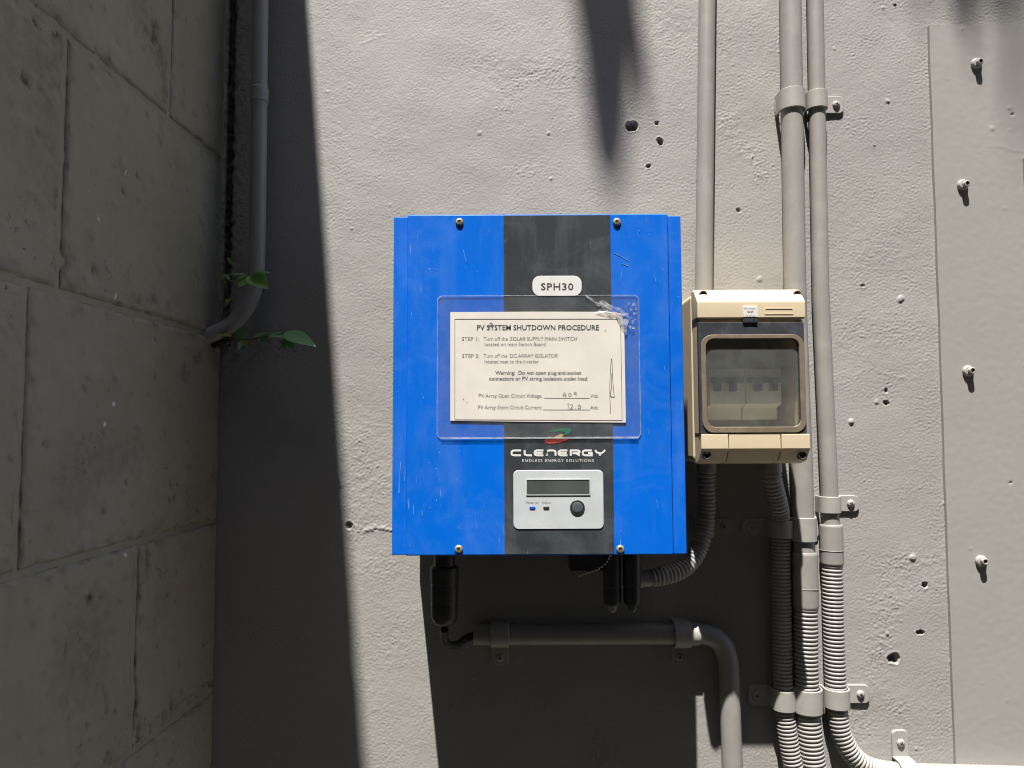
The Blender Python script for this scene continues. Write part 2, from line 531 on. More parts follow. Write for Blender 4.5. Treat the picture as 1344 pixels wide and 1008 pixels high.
def mat_enamel(name, col, chip=(0.55, 0.6, 0.68), amount=1.0, smear=0.25, rough=0.38, smear_col=(0.45, 0.5, 0.58)):
    """Sheet-metal enamel with dust smears, fine scratches and chips."""
    m, nt, b = nodes_of(name)
    N, L = nt.nodes, nt.links
    geo = N.new('ShaderNodeNewGeometry')
    def noise(scale, vec=None, detail=5, rough_=0.6, dist=0.0):
        n = N.new('ShaderNodeTexNoise'); n.inputs['Scale'].default_value = scale; n.inputs['Detail'].default_value = detail; n.inputs['Roughness'].default_value = rough_
        n.inputs['Distortion'].default_value = dist
        L.new(vec if vec else geo.outputs['Position'], n.inputs['Vector']); return n.outputs['Fac']
    def rng(src, a, c, lo, hi):
        r = N.new('ShaderNodeMapRange'); r.inputs['From Min'].default_value = a; r.inputs['From Max'].default_value = c
        r.inputs['To Min'].default_value = lo; r.inputs['To Max'].default_value = hi
        L.new(src, r.inputs['Value']); return r.outputs[0]
    def mix(fac, a, bcol):
        x = N.new('ShaderNodeMix'); x.data_type = 'RGBA'
        L.new(fac, x.inputs['Factor'])
        if isinstance(a, tuple): x.inputs['A'].default_value = (*a, 1)
        else: L.new(a, x.inputs['A'])
        x.inputs['B'].default_value = (*bcol, 1)
        return x.outputs['Result']
    def mapped(rot, sc):
        mp = N.new('ShaderNodeMapping'); mp.inputs['Rotation'].default_value = rot; mp.inputs['Scale'].default_value = sc
        L.new(geo.outputs['Position'], mp.inputs['Vector']); return mp.outputs[0]
    def mul(a, c):
        x = N.new('ShaderNodeMath'); x.operation = 'MULTIPLY'; L.new(a, x.inputs[0]); L.new(c, x.inputs[1]); return x.outputs[0]
    dark = tuple(c * 0.9 for c in col)
    c_ = mix(rng(noise(7), 0.35, 0.65, 0, 1), col, dark)
    c_ = mix(rng(noise(1.0, mapped((0, 0.15, 0), (45, 45, 8)), 6), 0.5, 0.85, 0, smear), c_, smear_col)      # streaky dust
    c_ = mix(rng(noise(14, None, 7, 0.7, 1.0), 0.48, 0.80, 0, smear), c_, smear_col)                          # wiped smears
    # scratches: two stretched directions, only in patches
    for rot, thr, seedpatch in (((0, 0.35, 0), 0.70, 13), ((0, -0.7, 0), 0.71, 17)):
        s = rng(noise(1.0, mapped(rot, (420, 420, 22)), 2, 0.5), thr + 0.02, thr + 0.06, 0, 0.5 * amount)
        c_ = mix(mul(s, rng(noise(seedpatch), 0.52, 0.6, 0, 1)), c_, chip)
    # chips
    s = rng(noise(330, None, 2, 0.5), 0.76, 0.78, 0, 0.7 * amount)
    c_ = mix(mul(s, rng(noise(19), 0.45, 0.58, 0, 1)), c_, chip)
    L.new(c_, b.inputs['Base Color'])
    L.new(rng(noise(12), 0.3, 0.7, rough - 0.06, rough + 0.14), b.inputs['Roughness'])
    b.inputs['Specular IOR Level'].default_value = 0.2
    return m
M['blue'] = mat_enamel('blue_enamel', (0.0005, 0.122, 0.60), smear=0.15, smear_col=(0.22, 0.34, 0.58))
M['stripe'] = mat_enamel('charcoal_stripe', (0.036, 0.0405, 0.0455), (0.3, 0.31, 0.33), 0.8, 0.55, 0.42, (0.125, 0.137, 0.152))

def mat_clear(name, tint, milk, milk_col, gloss_rough, dustscale=40.0, dustmax=0.12):
    """clear plastic: transparent body, milky haze of dust, fresnel gloss"""
    m, nt, b = nodes_of(name)
    N, L = nt.nodes, nt.links
    N.remove(b)
    geo = N.new('ShaderNodeNewGeometry')
    t = N.new('ShaderNodeBsdfTransparent'); t.inputs[0].default_value = (*tint, 1)
    d = N.new('ShaderNodeBsdfDiffuse'); d.inputs[0].default_value = (*milk_col, 1)
    n = N.new('ShaderNodeTexNoise'); n.inputs['Scale'].default_value = dustscale; n.inputs['Detail'].default_value = 7; n.inputs['Roughness'].default_value = 0.65
    L.new(geo.outputs['Position'], n.inputs['Vector'])
    r = N.new('ShaderNodeMapRange'); r.inputs['From Min'].default_value = 0.4; r.inputs['From Max'].default_value = 0.75
    r.inputs['To Min'].default_value = milk; r.inputs['To Max'].default_value = milk + dustmax
    L.new(n.outputs['Fac'], r.inputs['Value'])
    m1 = N.new('ShaderNodeMixShader'); L.new(r.outputs[0], m1.inputs[0]); L.new(t.outputs[0], m1.inputs[1]); L.new(d.outputs[0], m1.inputs[2])
    g = N.new('ShaderNodeBsdfGlossy'); g.inputs['Roughness'].default_value = gloss_rough
    m2 = N.new('ShaderNodeMixShader'); m2.inputs[0].default_value = 0.05; L.new(m1.outputs[0], m2.inputs[1]); L.new(g.outputs[0], m2.inputs[2])
    L.new(m2.outputs[0], N['Material Output'].inputs[0])
    return m
M['laminate'] = mat_clear('laminate_film', (0.98, 0.98, 0.98), 0.018, (0.5, 0.52, 0.56), 0.3, 30, 0.06)
M['lamedge'] = mat_clear('laminate_edge_highlight', (0.95, 0.95, 0.95), 0.12, (0.7, 0.72, 0.75), 0.3, 60, 0.35)  # extra white milk paints the lit rim of the film
M['crinkle'] = mat_clear('torn_film', (0.95, 0.95, 0.95), 0.10, (0.55, 0.56, 0.58), 0.25, 150, 0.6)
M['pane'] = mat_clear('window_pane', (0.95, 0.97, 0.96), 0.065, (0.44, 0.46, 0.46), 0.04, 70, 0.05)

# ------------------------------------------------------------------ height fields
def fft_noise(shape, step, wave, width=0.5, seed=0):
    """band-limited noise with unit rms around a wavelength in metres"""
    rng = np.random.default_rng(seed)
    w = rng.standard_normal(shape)
    fy = np.fft.fftfreq(shape[0], step)[:, None]; fx = np.fft.rfftfreq(shape[1], step)[None, :]
    k = np.sqrt(fx * fx + fy * fy) + 1e-9
    filt = np.exp(-0.5 * (np.log(k * wave) / width) ** 2)
    h = np.fft.irfft2(np.fft.rfft2(w) * filt, s=shape)
    return h / (h.std() + 1e-12)

def grid_mesh(name, xs, zs, Y):
    """Mesh sheet over xs, zs with out-of-wall distances Y[z, x]"""
    nx, nz = len(xs), len(zs)
    X, Z = np.meshgrid(xs, zs)
    co = np.stack([X, -Y, Z], axis=-1).reshape(-1, 3).astype(np.float32)
    idx = np.arange(nx * nz).reshape(nz, nx)
    q = np.stack([idx[:-1, :-1], idx[:-1, 1:], idx[1:, 1:], idx[1:, :-1]], axis=-1).reshape(-1, 4).astype(np.int32)
    me = bpy.data.meshes.new(name)
    me.vertices.add(len(co)); me.vertices.foreach_set('co', co.ravel())
    nf = len(q)
    me.loops.add(nf * 4); me.loops.foreach_set('vertex_index', q.ravel())
    me.polygons.add(nf)
    me.polygons.foreach_set('loop_start', np.arange(0, nf * 4, 4, dtype=np.int32))
    me.polygons.foreach_set('use_smooth', np.ones(nf, dtype=bool))
    me.update(calc_edges=True)
    return me

GROUND_Z = -1.45
# ------------------------------------------------------------------ ground
bm = new(); bmesh.ops.create_grid(bm, x_segments=8, y_segments=8, size=40)
for v in bm.verts: v.co.z = GROUND_Z
tag(build('ground', bm, M['ground'], None, None, None), 'pale concrete ground at the foot of the grey wall', None, None, 'structure')

# ------------------------------------------------------------------ rendered back wall
X_CORNER = P(289, 565, 0).x
def make_wall():
    step = 0.0014
    x0, x1 = -0.42, 0.76
    z0, z1 = -0.56, 0.66
    xs = np.arange(x0, x1 + step / 2, step); zs = np.arange(z0, z1 + step / 2, step)
    X, Z = np.meshgrid(xs, zs)
    sh = X.shape
    fine = fft_noise(sh, step, 0.0048, 0.36, 1)
    mid = fft_noise(sh, step, 0.018, 0.5, 2)
    big = fft_noise(sh, step, 0.16, 0.6, 3)
    lump = fft_noise(sh, step, 0.0075, 0.40, 4)
    mott = fft_noise(sh, step, 0.09, 0.6, 5)
    # photo-measured patches: (px, py, rx, ry, amount)
    rough = np.zeros(sh)
    def blob(px, py, rx, ry, ang=0.0):
        cx, cz = XZ(px, py)
        dx, dz = X - cx, Z - cz
        a = R(ang); u = dx * math.cos(a) + dz * math.sin(a); v = -dx * math.sin(a) + dz * math.cos(a)
        return np.exp(-((u / (rx / 1000)) ** 2 + (v / (ry / 1000)) ** 2))
    for px, py, rx, ry, an, am in (
        (640, 80, 26, 16, 0, 0.5), (690, 100, 60, 22, 10, 0.5), (735, 95, 40, 30, 0, 0.5), (660, 142, 12, 8, 0, 0.9), (690, 222, 30, 10, 0, 0.8),
        (470, 600, 26, 60, 0, 0.9), (500, 640, 22, 40, 0, 0.8), (462, 690, 14, 22, 0, 1.2), (500, 693, 22, 5, 0, 1.6), (490, 745, 26, 20, 0, 0.7),
        (520, 830, 20, 50, 0, 0.5), (480, 905, 20, 30, 0, 0.5),
        (960, 160, 14, 18, -50, 0.8), (978, 195, 34, 12, -55, 1.1), (998, 230, 16, 12, -40, 0.8), (880, 30, 40, 28, 0, 0.6), (960, 60, 24, 60, 0, 0.4),
        (1140, 330, 60, 40, 20, 0.45), (1150, 440, 40, 28, 0, 0.6), (1195, 735, 46, 16, 8, 0.9), (1170, 795, 20, 30, -20, 1.2), (1155, 850, 18, 34, -15, 1.1),
        (1215, 770, 18, 12, 0, 0.8), (1180, 925, 28, 10, 0, 0.7), (1186, 945, 8, 22, 0, 1.0), (1135, 930, 20, 40, 0, 0.6), (1120, 960, 24, 30, 0, 0.6),
        (315, 40, 14, 60, 0, 0.9), (312, 150, 14, 80, 0, 1.2), (318, 260, 12, 50, 0, 0.8), (310, 330, 10, 40, 0, 1.0),
        (325, 820, 24, 24, 0, 0.8), (375, 840, 50, 16, 0, 0.7), (330, 960, 30, 30, 0, 0.9), (360, 520, 20, 20, 0, 0.4), (790, 975, 24, 26, 0, 0.9), (700, 930, 90, 40, 0, 0.3),
        (545, 170, 40, 20, 30, 0.25), (440, 200, 20, 80, 0, 0.2)):
        rough += am * blob(px, py, rx, ry, an)
    smooth = np.clip(1 - 0.8 * blob(1190, 835, 32, 34) - 0.75 * blob(1165, 690, 40, 30) - 0.7 * blob(1140, 560, 50, 30) - 0.55 * blob(1010, 330, 40, 40) - 0.4 * blob(600, 200, 80, 60) - 0.5 * blob(530, 60, 60, 60), 0.12, 1)
    coarse = 0.75 + 0.35 * np.clip(mott, -1.2, 1.6)
    right_more = 1.0 + 0.22 * np.clip((X - 0.2) / 0.2, -0.6, 1)
    Y = fine * 0.000108 * coarse * smooth * right_more + mid * 0.000034 * smooth + big * 0.00020
    Y += np.clip(rough, 0, 2) * (0.00009 * lump * lump + 0.00005 * lump + 0.00007 * mid + 0.00009 * fine)
    # cracks / trowel edges
    def stroke(pts, w, h):
        out = np.zeros(sh)
        q = [XZ(*p) for p in pts]
        for (ax, az), (bx, bz) in zip(q[:-1], q[1:]):
            ux, uz = bx - ax, bz - az; LL = ux * ux + uz * uz
            t = np.clip(((X - ax) * ux + (Z - az) * uz) / LL, 0, 1)
            d2 = (X - ax - t * ux) ** 2 + (Z - az - t * uz) ** 2
            out = np.maximum(out, np.exp(-d2 / (w / 1000) ** 2))
        return out * h / 1000
    Y += stroke([(472, 58), (480, 56), (487, 52), (496, 50), (502, 46)], 1.2, 0.25) + stroke([(488, 45), (497, 47), (506, 46)], 1.1, 0.18)
    Y += (stroke([(1088, 500), (1110, 492), (1150, 488), (1180, 496), (1215, 494)], 1.8, 0.25)) * np.clip(0.6 + 0.6 * mid, 0, 1.3)
    Y += stroke([(948, 440), (965, 447), (985, 442)], 1.6, 0.3)
    Y += stroke([(478, 697), (495, 692), (520, 697), (534, 693)], 1.8, 0.9)
    Y -= stroke([(1160, 20), (1205, 60)], 2.5, 0.15)
    # painted-over plugs, pebbles and drips: (px, py, radius mm, height mm)
    for px, py, r, h in ((1165, 133, 2.6, 2.6), (997, 366, 4.2, 2.6), (1182, 392, 4.6, 2.8), (1150, 527, 3.6, 1.8), (1117, 553, 3.4, 3.6), (629, 174, 3.4, 1.8), (720, 175, 2.2, 2.0),
                         (723, 234, 2.6, 2.4), (512, 269, 2.4, 1.4), (1249, 868, 3.2, 3.2), (1197, 732, 4.5, 2.6), (948, 157, 3.0, 2.2), (1022, 68, 1.6, 1.2), (1160, 10, 3.0, 1.4), (1194, 16, 2.0, 1.6),
                         (1095, 64, 2.2, 1.0), (430, 120, 1.8, 1.0), (462, 300, 1.8, 1.2), (1240, 660, 2.4, 1.5), (1203, 982, 2.0, 1.6), (1208, 640, 1.8, 0.8), (1108, 440, 1.8, 1.0),
                         (393, 165, 1.8, 1.0), (372, 310, 2.4, 1.2), (365, 235, 1.5, 1.0), (620, 890, 3, 1.2), (592, 930, 2, 1.4), (868, 880, 2.4, 1.0)):
        cx, cz = XZ(px, py)
        d = np.sqrt((X - cx) ** 2 + (Z - cz) ** 2) * 1000
        Y += 0.5 * h / 1000 * np.clip(1.2 - (d / r) ** 2 + 0.25 * mid, 0, 1)
    # drilled and broken-out holes: (px, py, rx mm, ry mm, depth mm, tilt)
    wob = fft_noise(sh, step, 0.012, 0.4, 9)
    for px, py, rx, ry, h, an in ((829, 166, 7.5, 6.5, 14, 0), (866, 186, 3.2, 4.8, 10, 25), (862, 162, 2.2, 2.2, 8, 0), (851, 218, 2.4, 2.2, 8, 0), (1173, 864, 7.0, 6.0, 14, 0), (1208, 830, 5.0, 2.4, 8, 0),
                                  (1214, 768, 3.0, 3.4, 9, 0), (1163, 529, 3.6, 2.6, 7, 0), (1163, 513, 1.6, 3.6, 3, 0), (969, 276, 2.2, 3.0, 2, 20), (1133, 375, 3.0, 2.0, 1.5, 0), (1148, 193, 1.2, 1.2, 1.5, 0), (458, 690, 4, 5, 3, 0),
                                  (1175, 7, 2, 1.6, 2, 0)):
        cx, cz = XZ(px, py)
        a = R(an); dx, dz = (X - cx) * 1000, (Z - cz) * 1000
        u = dx * math.cos(a) + dz * math.sin(a); v = -dx * math.sin(a) + dz * math.cos(a)
        d = np.sqrt((u / rx) ** 2 + (v / ry) ** 2) + wob * 0.07
        Y += 0.0006 * np.exp(-((d - 1.25) / 0.22) ** 2)
        s = np.clip((1.12 - d) / 0.24, 0, 1)
        Y -= h / 1000 * s * s * (3 - 2 * s)
    # rough cavity down the corner
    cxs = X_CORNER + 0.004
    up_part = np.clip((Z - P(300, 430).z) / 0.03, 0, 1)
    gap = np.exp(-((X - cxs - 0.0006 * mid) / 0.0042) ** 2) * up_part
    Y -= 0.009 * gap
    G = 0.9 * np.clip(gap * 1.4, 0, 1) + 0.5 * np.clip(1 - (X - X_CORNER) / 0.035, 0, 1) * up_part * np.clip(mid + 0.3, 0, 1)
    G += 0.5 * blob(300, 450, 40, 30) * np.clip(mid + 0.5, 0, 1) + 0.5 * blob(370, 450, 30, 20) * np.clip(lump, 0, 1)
    edge = np.minimum(np.minimum(X - x0, x1 - X), np.minimum(Z - z0, z1 - Z)) / 0.02
    Y = Y * np.clip(edge, 0, 1)
    me = grid_mesh('wall_face', xs, zs, Y)
    # join the plain wall around it
    n0 = len(me.vertices)
    bm = new(); bm.from_mesh(me)
    XL, XR, ZB, ZT = -2.5, 3.0, GROUND_Z - 0.05, 2.9
    gx = [XL, x0, float(xs[-1]), XR]; gz = [ZB, z0, float(zs[-1]), ZT]
    for i in range(3):
        for j in range(3):
            if i == 1 and j == 1: continue
            bm.faces.new([bm.verts.new((a, 0, c)) for a, c in ((gx[i], gz[j]), (gx[i + 1], gz[j]), (gx[i + 1], gz[j + 1]), (gx[i], gz[j + 1]))])
    # thickness behind
    add_box(bm, XL, XR, 0.03, 0.25, ZB, ZT)
    me2 = bpy.data.meshes.new('rendered_wall'); bm.to_mesh(me2); bm.free()
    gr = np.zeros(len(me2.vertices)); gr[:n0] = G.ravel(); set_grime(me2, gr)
    bpy.data.meshes.remove(me)
    me2.polygons.foreach_set('use_smooth', [True] * len(me2.polygons))
    o = link_mesh('rendered_wall', me2, M['wall'], None, None, None)
    return tag(o, 'grey painted rough rendered wall behind the blue inverter box', 'wall')
make_wall()

# ------------------------------------------------------------------ block wall on the left
SPOTS = [  # worn places on the blocks: px, py, half width along, half height (mm), depth (mm), grime
    (74, 35, 7, 12, 3, 0.9), (203, 50, 8, 16, 2, 0.7), (211, 70, 5, 14, 3, 0.8), (215, 110, 6, 40, 1, 0.5), (32, 102, 7, 4, 2, 0.8), (120, 90, 5, 3, 1.5, 0.6), (164, 226, 6, 3, 1, 0.5), (87, 342, 6, 8, 4, 0.8), (124, 355, 6, 5, 3, 0.7), (200, 395, 14, 5, 2, 0.6), (180, 395, 10, 5, 2, 0.5),
    (194, 736, 4, 16, 5, 1.0), (117, 785, 4, 5, 3, 0.9), (134, 781, 3, 3, 2, 0.7), (179, 916, 4, 14, 4, 1.0), (225, 922, 4, 12, 3, 0.8), (266, 909, 26, 9, 7, 1.0), (240, 930, 22, 9, 5, 0.8), (208, 950, 22, 8, 4, 0.6), (181, 967, 6, 14, 4, 0.9), (142, 1000, 7, 9, 3, 0.8), (140, 920, 4, 9, 2, 0.6),
    (110, 850, 40, 55, 0.3, 0.28), (242, 491, 9, 9, 1.5, 0.5), (150, 600, 45, 25, 0.2, 0.22), (100, 640, 30, 40, 0.2, 0.22), (215, 780, 16, 30, 0.3, 0.2), (260, 470, 14, 8, 1.5, 0.6), (60, 200, 30, 60, 0.2, 0.2), (30, 60, 50, 30, 0.2, 0.25), (190, 20, 30, 30, 0.3, 0.3)]
H_TOP = P(405, 0).z + (P(405, 0).x - X_CORNER) / 0.087
def make_block_wall():
    t = thing('block_wall', (X_CORNER, 0, GROUND_Z), 'shaded grey painted concrete block wall running out from the corner', 'wall')
    z_j = [P(289, y, 0).z for y in (215, 443, 683, 905)]
    course = (z_j[0] - z_j[3]) / 3
    levels = list(z_j)
    while levels[0] < H_TOP - 0.01: levels.insert(0, levels[0] + course)
    levels[0] = H_TOP
    while levels[-1] > GROUND_Z: levels.append(levels[-1] - course)
    XF = X_CORNER
    # mortar core, set back behind the block faces
    bm = new(); add_box(bm, XF - 0.19, XF - 0.0030, -1.75, -0.001, GROUND_Z - 0.05, H_TOP - 0.002)
    build('mortar', bm, M['block'], t)
    t.rotation_euler = (0, 0, -0.05)       # the wall flares slightly away from square
    first = {0: 0.145, 1: 0.325, 2: 0.364, 3: 0.187, 4: 0.205}
    rng = np.random.default_rng(11)
    proto = {}
    idx0 = levels.index(z_j[0])
    for c in range(len(levels) - 1):
        zt, zb = levels[c], levels[c + 1]
        k = c - idx0 + 1             # 0: course whose foot is z_j[0]
        f = first.get(k, 0.19 if c % 2 else 0.37)
        joints = [0.0, f]
        while joints[-1] < 1.75: joints.append(joints[-1] + 0.40)
        joints[-1] = 1.75
        for i in range(len(joints) - 1):
            d0, d1 = joints[i], joints[i + 1]
            gap = 0.0029
            a = d0 + (gap if i else (0.007 if k <= 1 else 0.0012)); b = d1 - gap
            zz0, zz1 = zb + gap, zt - gap
            near = -0.5 < (zz0 + zz1) / 2 < 0.66 and a < 0.6
            ny, nz = (int((b - a) / 0.005), int((zz1 - zz0) / 0.005)) if near else (6, 5)
            ds = np.linspace(a, b, ny + 1); zs = np.linspace(zz0, zz1, nz + 1)
            if not near:
                ds = np.array([a, a + .004, a + .012, (a + b) / 2, b - .012, b - .004, b]); zs = np.array([zz0, zz0 + .004, zz0 + .012, zz1 - .012, zz1 - .004, zz1])
            else:
                ds = np.concatenate([[a, a + .0012, a + .003], ds[1:-1], [b - .003, b - .0012, b]]); zs = np.concatenate([[zz0, zz0 + .0012, zz0 + .003], zs[1:-1], [zz1 - .003, zz1 - .0012, zz1]])
            D, Z = np.meshgrid(ds, zs)
            e = np.minimum(np.minimum(D - a, b - D), np.minimum(Z - zz0, zz1 - Z))
            rad = 0.006
            s = np.clip(1 - e / rad, 0, 1)
            h = -0.0034 * s ** 2.8
            if near:
                seed = int(rng.integers(1e6))
                n1 = fft_noise(D.shape, 0.005, 0.05, 0.6, seed); n2 = fft_noise(D.shape, 0.005, 0.018, 0.5, seed + 1); n3 = fft_noise(D.shape, 0.005, 0.014, 0.3, seed + 2)
                h = h + 0.00042 * n1 + 0.00018 * n2 - 0.0025 * np.clip(n3 - 2.3, 0, 1)
                gr = 0.8 * np.clip(n3 - 2.2, 0, 1) + 0.45 * np.clip(n1 - 1.1, 0, 1) * np.clip(n2 + 0.4, 0, 1)
                gr = gr + 0.55 * np.clip(fft_noise(D.shape, 0.005, 0.045, 0.7, seed + 8) - 0.3, 0, 1) * np.clip(1 - e / 0.014, 0, 1)
                for (px_, py_, rd, rz, dep, g_) in SPOTS:
                    sd_, sz_ = block_spot(px_, py_)
                    q_ = np.sqrt(((D - sd_) / (rd / 1000)) ** 2 + ((Z - sz_) / (rz / 1000)) ** 2) + 0.25 * n2
                    f_ = np.clip(1.25 - q_, 0, 1)
                    h = h - dep / 1000 * f_; gr = gr + g_ * np.clip(f_ * 1.6, 0, 1)
                h = h - 0.0025 * np.clip(fft_noise(D.shape, 0.005, 0.03, 0.5, seed + 5) - 1.0, 0, 1) * np.clip(1 - e / 0.016, 0, 1)
            if not near: gr = np.zeros(D.shape)
            ny, nz = len(ds), len(zs)
            co = [(XF + h[j, q], -D[j, q], Z[j, q]) for j in range(nz) for q in range(ny)]
            faces = [(j * ny + q, (j + 1) * ny + q, (j + 1) * ny + q + 1, j * ny + q + 1) for j in range(nz - 1) for q in range(ny - 1)]
            # skirt into the wall
            rim = [q for q in range(ny)] + [j * ny + ny - 1 for j in range(1, nz)] + [(nz - 1) * ny + q for q in range(ny - 2, -1, -1)] + [j * ny for j in range(nz - 2, 0, -1)]
            nb = len(co)
            for r_ in rim:
                co.append((XF - 0.02, co[r_][1], co[r_][2]))
            m = len(rim)
            for q in range(m):
                faces.append((rim[q], rim[(q + 1) % m], nb + (q + 1) % m, nb + q))
            me = bpy.data.meshes.new('block'); me.from_pydata(co, [], faces)
            bmx = new(); bmx.from_mesh(me); bmesh.ops.recalc_face_normals(bmx, faces=bmx.faces)
            # make sure faces look out of the wall (+x)
            s_ = sum(fc.normal.x * fc.calc_area() for fc in bmx.faces)
            if s_ < 0: bmesh.ops.reverse_faces(bmx, faces=bmx.faces)
            bmx.to_mesh(me); bmx.free()
            set_grime(me, np.concatenate([gr.ravel(), [gr.ravel()[r_] for r_ in rim]]))
            link_mesh('block', me, M['block'], t, None, 60)
make_block_wall()

# unseen dark building added behind the camera to cut skylight and deepen the shade
def make_sky_blocker():
    y = -2.35
    t = thing('sky_blocker', (0, y, GROUND_Z), 'unseen dark brown building added across the passage to cut skylight', 'building')
    top = GROUND_Z + 5.3
    bm = new(); add_box(bm, -7, 7, y - 4, y, GROUND_Z - 0.05, top); build('wall', bm, M['blocker'], t)
    bm = new(); add_box(bm, -7.1, 7.1, y - 4.1, y + 0.08, top + 0.002, top + 0.12, 0.01); build('coping', bm, M['bark'], t)
    for x in (-4.2, -1.4, 1.4, 4.2):
        for z in (GROUND_Z + 2.2, GROUND_Z + 4.3):
            bm = new(); add_ring(bm, rrect(x - 0.6, x + 0.6, z - 0.5, z + 0.5, 0.01, 1), rrect(x - 0.54, x + 0.54, z - 0.44, z + 0.44, 0.01, 1), -y + -0.04, -y - 0.0005)
            w = build('window', bm, M['bark'], t)
            bm = new(); add_box(bm, x - 0.54, x + 0.54, y + 0.002, y + 0.012, z - 0.44, z + 0.44); build('glass', bm, M['lcd'], w)
make_sky_blocker()

# ------------------------------------------------------------------ metal cover sheet on the right
def bolt_at(parent, px, py, d, lean=(0.002, 0.001)):
    c = P(px, py, d)
    bm = new()
    add_lathe(bm, c, [(0.0070, -0.0005), (0.0074, 0.0008), (0.0072, 0.0022), (0.0062, 0.0038), (0.0050, 0.0046)], 'Y', 20)
    w = build('washer', bm, M['bolt'], parent, None, 50)
    bm = new()
    add_lathe(bm, c + Vector((lean[0] * 0.35, -0.0040, lean[1] * 0.35)), [(0.0043, 0), (0.0044, 0.0006), (0.0043, 0.0044), (0.0038, 0.0052), (0.0028, 0.0054), (0.0026, 0.0034)], 'Y', 14)
    b = build('bolt', bm, M['bolt'], parent, None, 30)
    bm = new()
    add_lathe(bm, c + Vector((lean[0] * 0.35, -0.0074, lean[1] * 0.35)), [(0.0027, 0), (0.0027, 0.0004)], 'Y', 12)
    build('socket', bm, M['dark'], b)

def make_sheet():
    XL = P(1218.5, 33, 0.005).x; XB = P(1253, 1000, 0.005).x
    ZT = P(1230, 33, 0.005).z
    t = thing('cover_sheet', (XL + 0.4, 0, GROUND_Z + 0.3), 'smooth grey bolted cover sheet fixed over the right side of the wall', 'panel')
    step = 0.002
    xs = np.arange(XL + 0.001, 0.78, step); xs = np.concatenate([xs, [0.9, 1.2, 1.5]])
    zs = np.arange(-0.56, ZT - 0.001, step); zs = np.concatenate([[GROUND_Z + 0.3, -1.0], zs, [ZT]])
    nx, nz = len(xs), len(zs)
    sh = (nz, nx)
    X, Z = np.meshgrid(xs, zs)
    Y = 0.0052 + 0.00004 * fft_noise(sh, step, 0.14, 0.6, 31) + 0.00003 * fft_noise(sh, step, 0.02, 0.6, 32)
    for px, py, r, h in ((1302, 169, 3.0, 0.7), (1324, 142, 2.0, 0.8), (1325, 171, 1.8, 0.6), (1303, 143, 1.4, 0.5), (1285, 200, 1.4, 0.5), (1319, 274, 1.4, 0.8), (1244, 104, 1.2, 0.5), (1270, 130, 1.2, 0.3), (1263, 38, 1.4, 0.8), (1345, 480, 2.0, 0.6), (1275, 720, 1.8, 0.6), (1290, 897, 1.4, 0.5), (1322, 920, 1.4, 0.4)):
        cx, cz = XZ(px, py, 0.005)
        d = np.sqrt((X - cx) ** 2 + (Z - cz) ** 2) * 1000
        Y += h / 1000 * np.clip(1.3 - (d / r) ** 2, 0, 1)
    Y += 0.00025 * np.exp(-((Z - (P(1320, 197).z + 0.004 * np.sin(X * 90))) / 0.0012) ** 2) * np.clip((X - P(1280, 197).x) / 0.02, 0, 1)
    for px, py in ((1329, 150), (1326, 633)):
        cx, cz = XZ(px, py, 0.005)
        Y -= 0.003 * np.clip(1.2 - (np.sqrt((X - cx) ** 2 + (Z - cz) ** 2) / 0.0014), 0, 1)
    # shear so the left edge follows the photo, worn slightly uneven
    wob = 0.0002 * np.sin(Z * 11) + 0.0002 * np.sin(Z * 47 + 1)
    Xs = X + ((XB - XL) * (ZT - Z) / (ZT - P(1253, 1000, 0.005).z) + wob) * np.clip(1 - (X - XL) / 0.05, 0, 1)
    n = nx * nz
    me = grid_mesh('sheet', xs, zs, Y)
    co = np.stack([Xs, -Y, Z], axis=-1).reshape(-1, 3).astype(np.float32)
    me.vertices.foreach_set('co', co.ravel())
    bm = new(); bm.from_mesh(me); bpy.data.meshes.remove(me)
    bnd = [e for e in bm.edges if e.is_boundary]
    r = bmesh.ops.extrude_edge_only(bm, edges=bnd)
    for v in r['geom']:
        if isinstance(v, bmesh.types.BMVert): v.co.y = 0.002
    me = bpy.data.meshes.new('sheet'); bm.to_mesh(me); bm.free()
    link_mesh('sheet', me, M['sheet'], t, None, 40)
    for px, py in ((1281, 84), (1263, 243), (1270, 487), (1287, 736)):
        bolt_at(t, px, py, 0.0052, (random.uniform(0.002, 0.006), random.uniform(-0.001, 0.004)))
    # flat strip standing at the right edge of the view
    xa = P(1341.5, 205, 0.005).x
    bm = new(); add_box(bm, xa, xa + 0.04, -0.0095, -0.0045, P(1342, 268, 0.012).z, P(1342, 205, 0.012).z, 0.0012)
    build('handle_strip', bm, M['sheet'], t)
make_sheet()

# ------------------------------------------------------------------ conduits
def line_pts(*pp):
    return [P(*p) for p in pp]

def extend(a, b, dist):
    a, b = Vector(a), Vector(b)
    return a + (a - b).normalized() * dist

def conduit(name, label, loc, group=None):
    return thing(name, loc, label, 'conduit', group)

def pipe_part(parent, pts, r, name='pipe', mat='conduit', sides=28):
    bm = new(); add_tube(bm, pts, r, sides)
    return build(name, bm, M[mat], parent, None, 40)

def coupling_part(parent, a, b, r, name='coupling', lip=0.0006):
    a, b = Vector(a), Vector(b)
    bm = new()
    pts = [a, a.lerp(b, 0.02), a.lerp(b, 0.06), a.lerp(b, 0.62), a.lerp(b, 0.635), a.lerp(b, 0.655), a.lerp(b, 0.94), a.lerp(b, 0.98), b]
    add_tube(bm, pts, [r - 0.0012, r - 0.0003, r, r, r + lip, r, r, r - 0.0003, r - 0.0012], 28)
    return build(name, bm, M['conduit'], parent, None, 40)

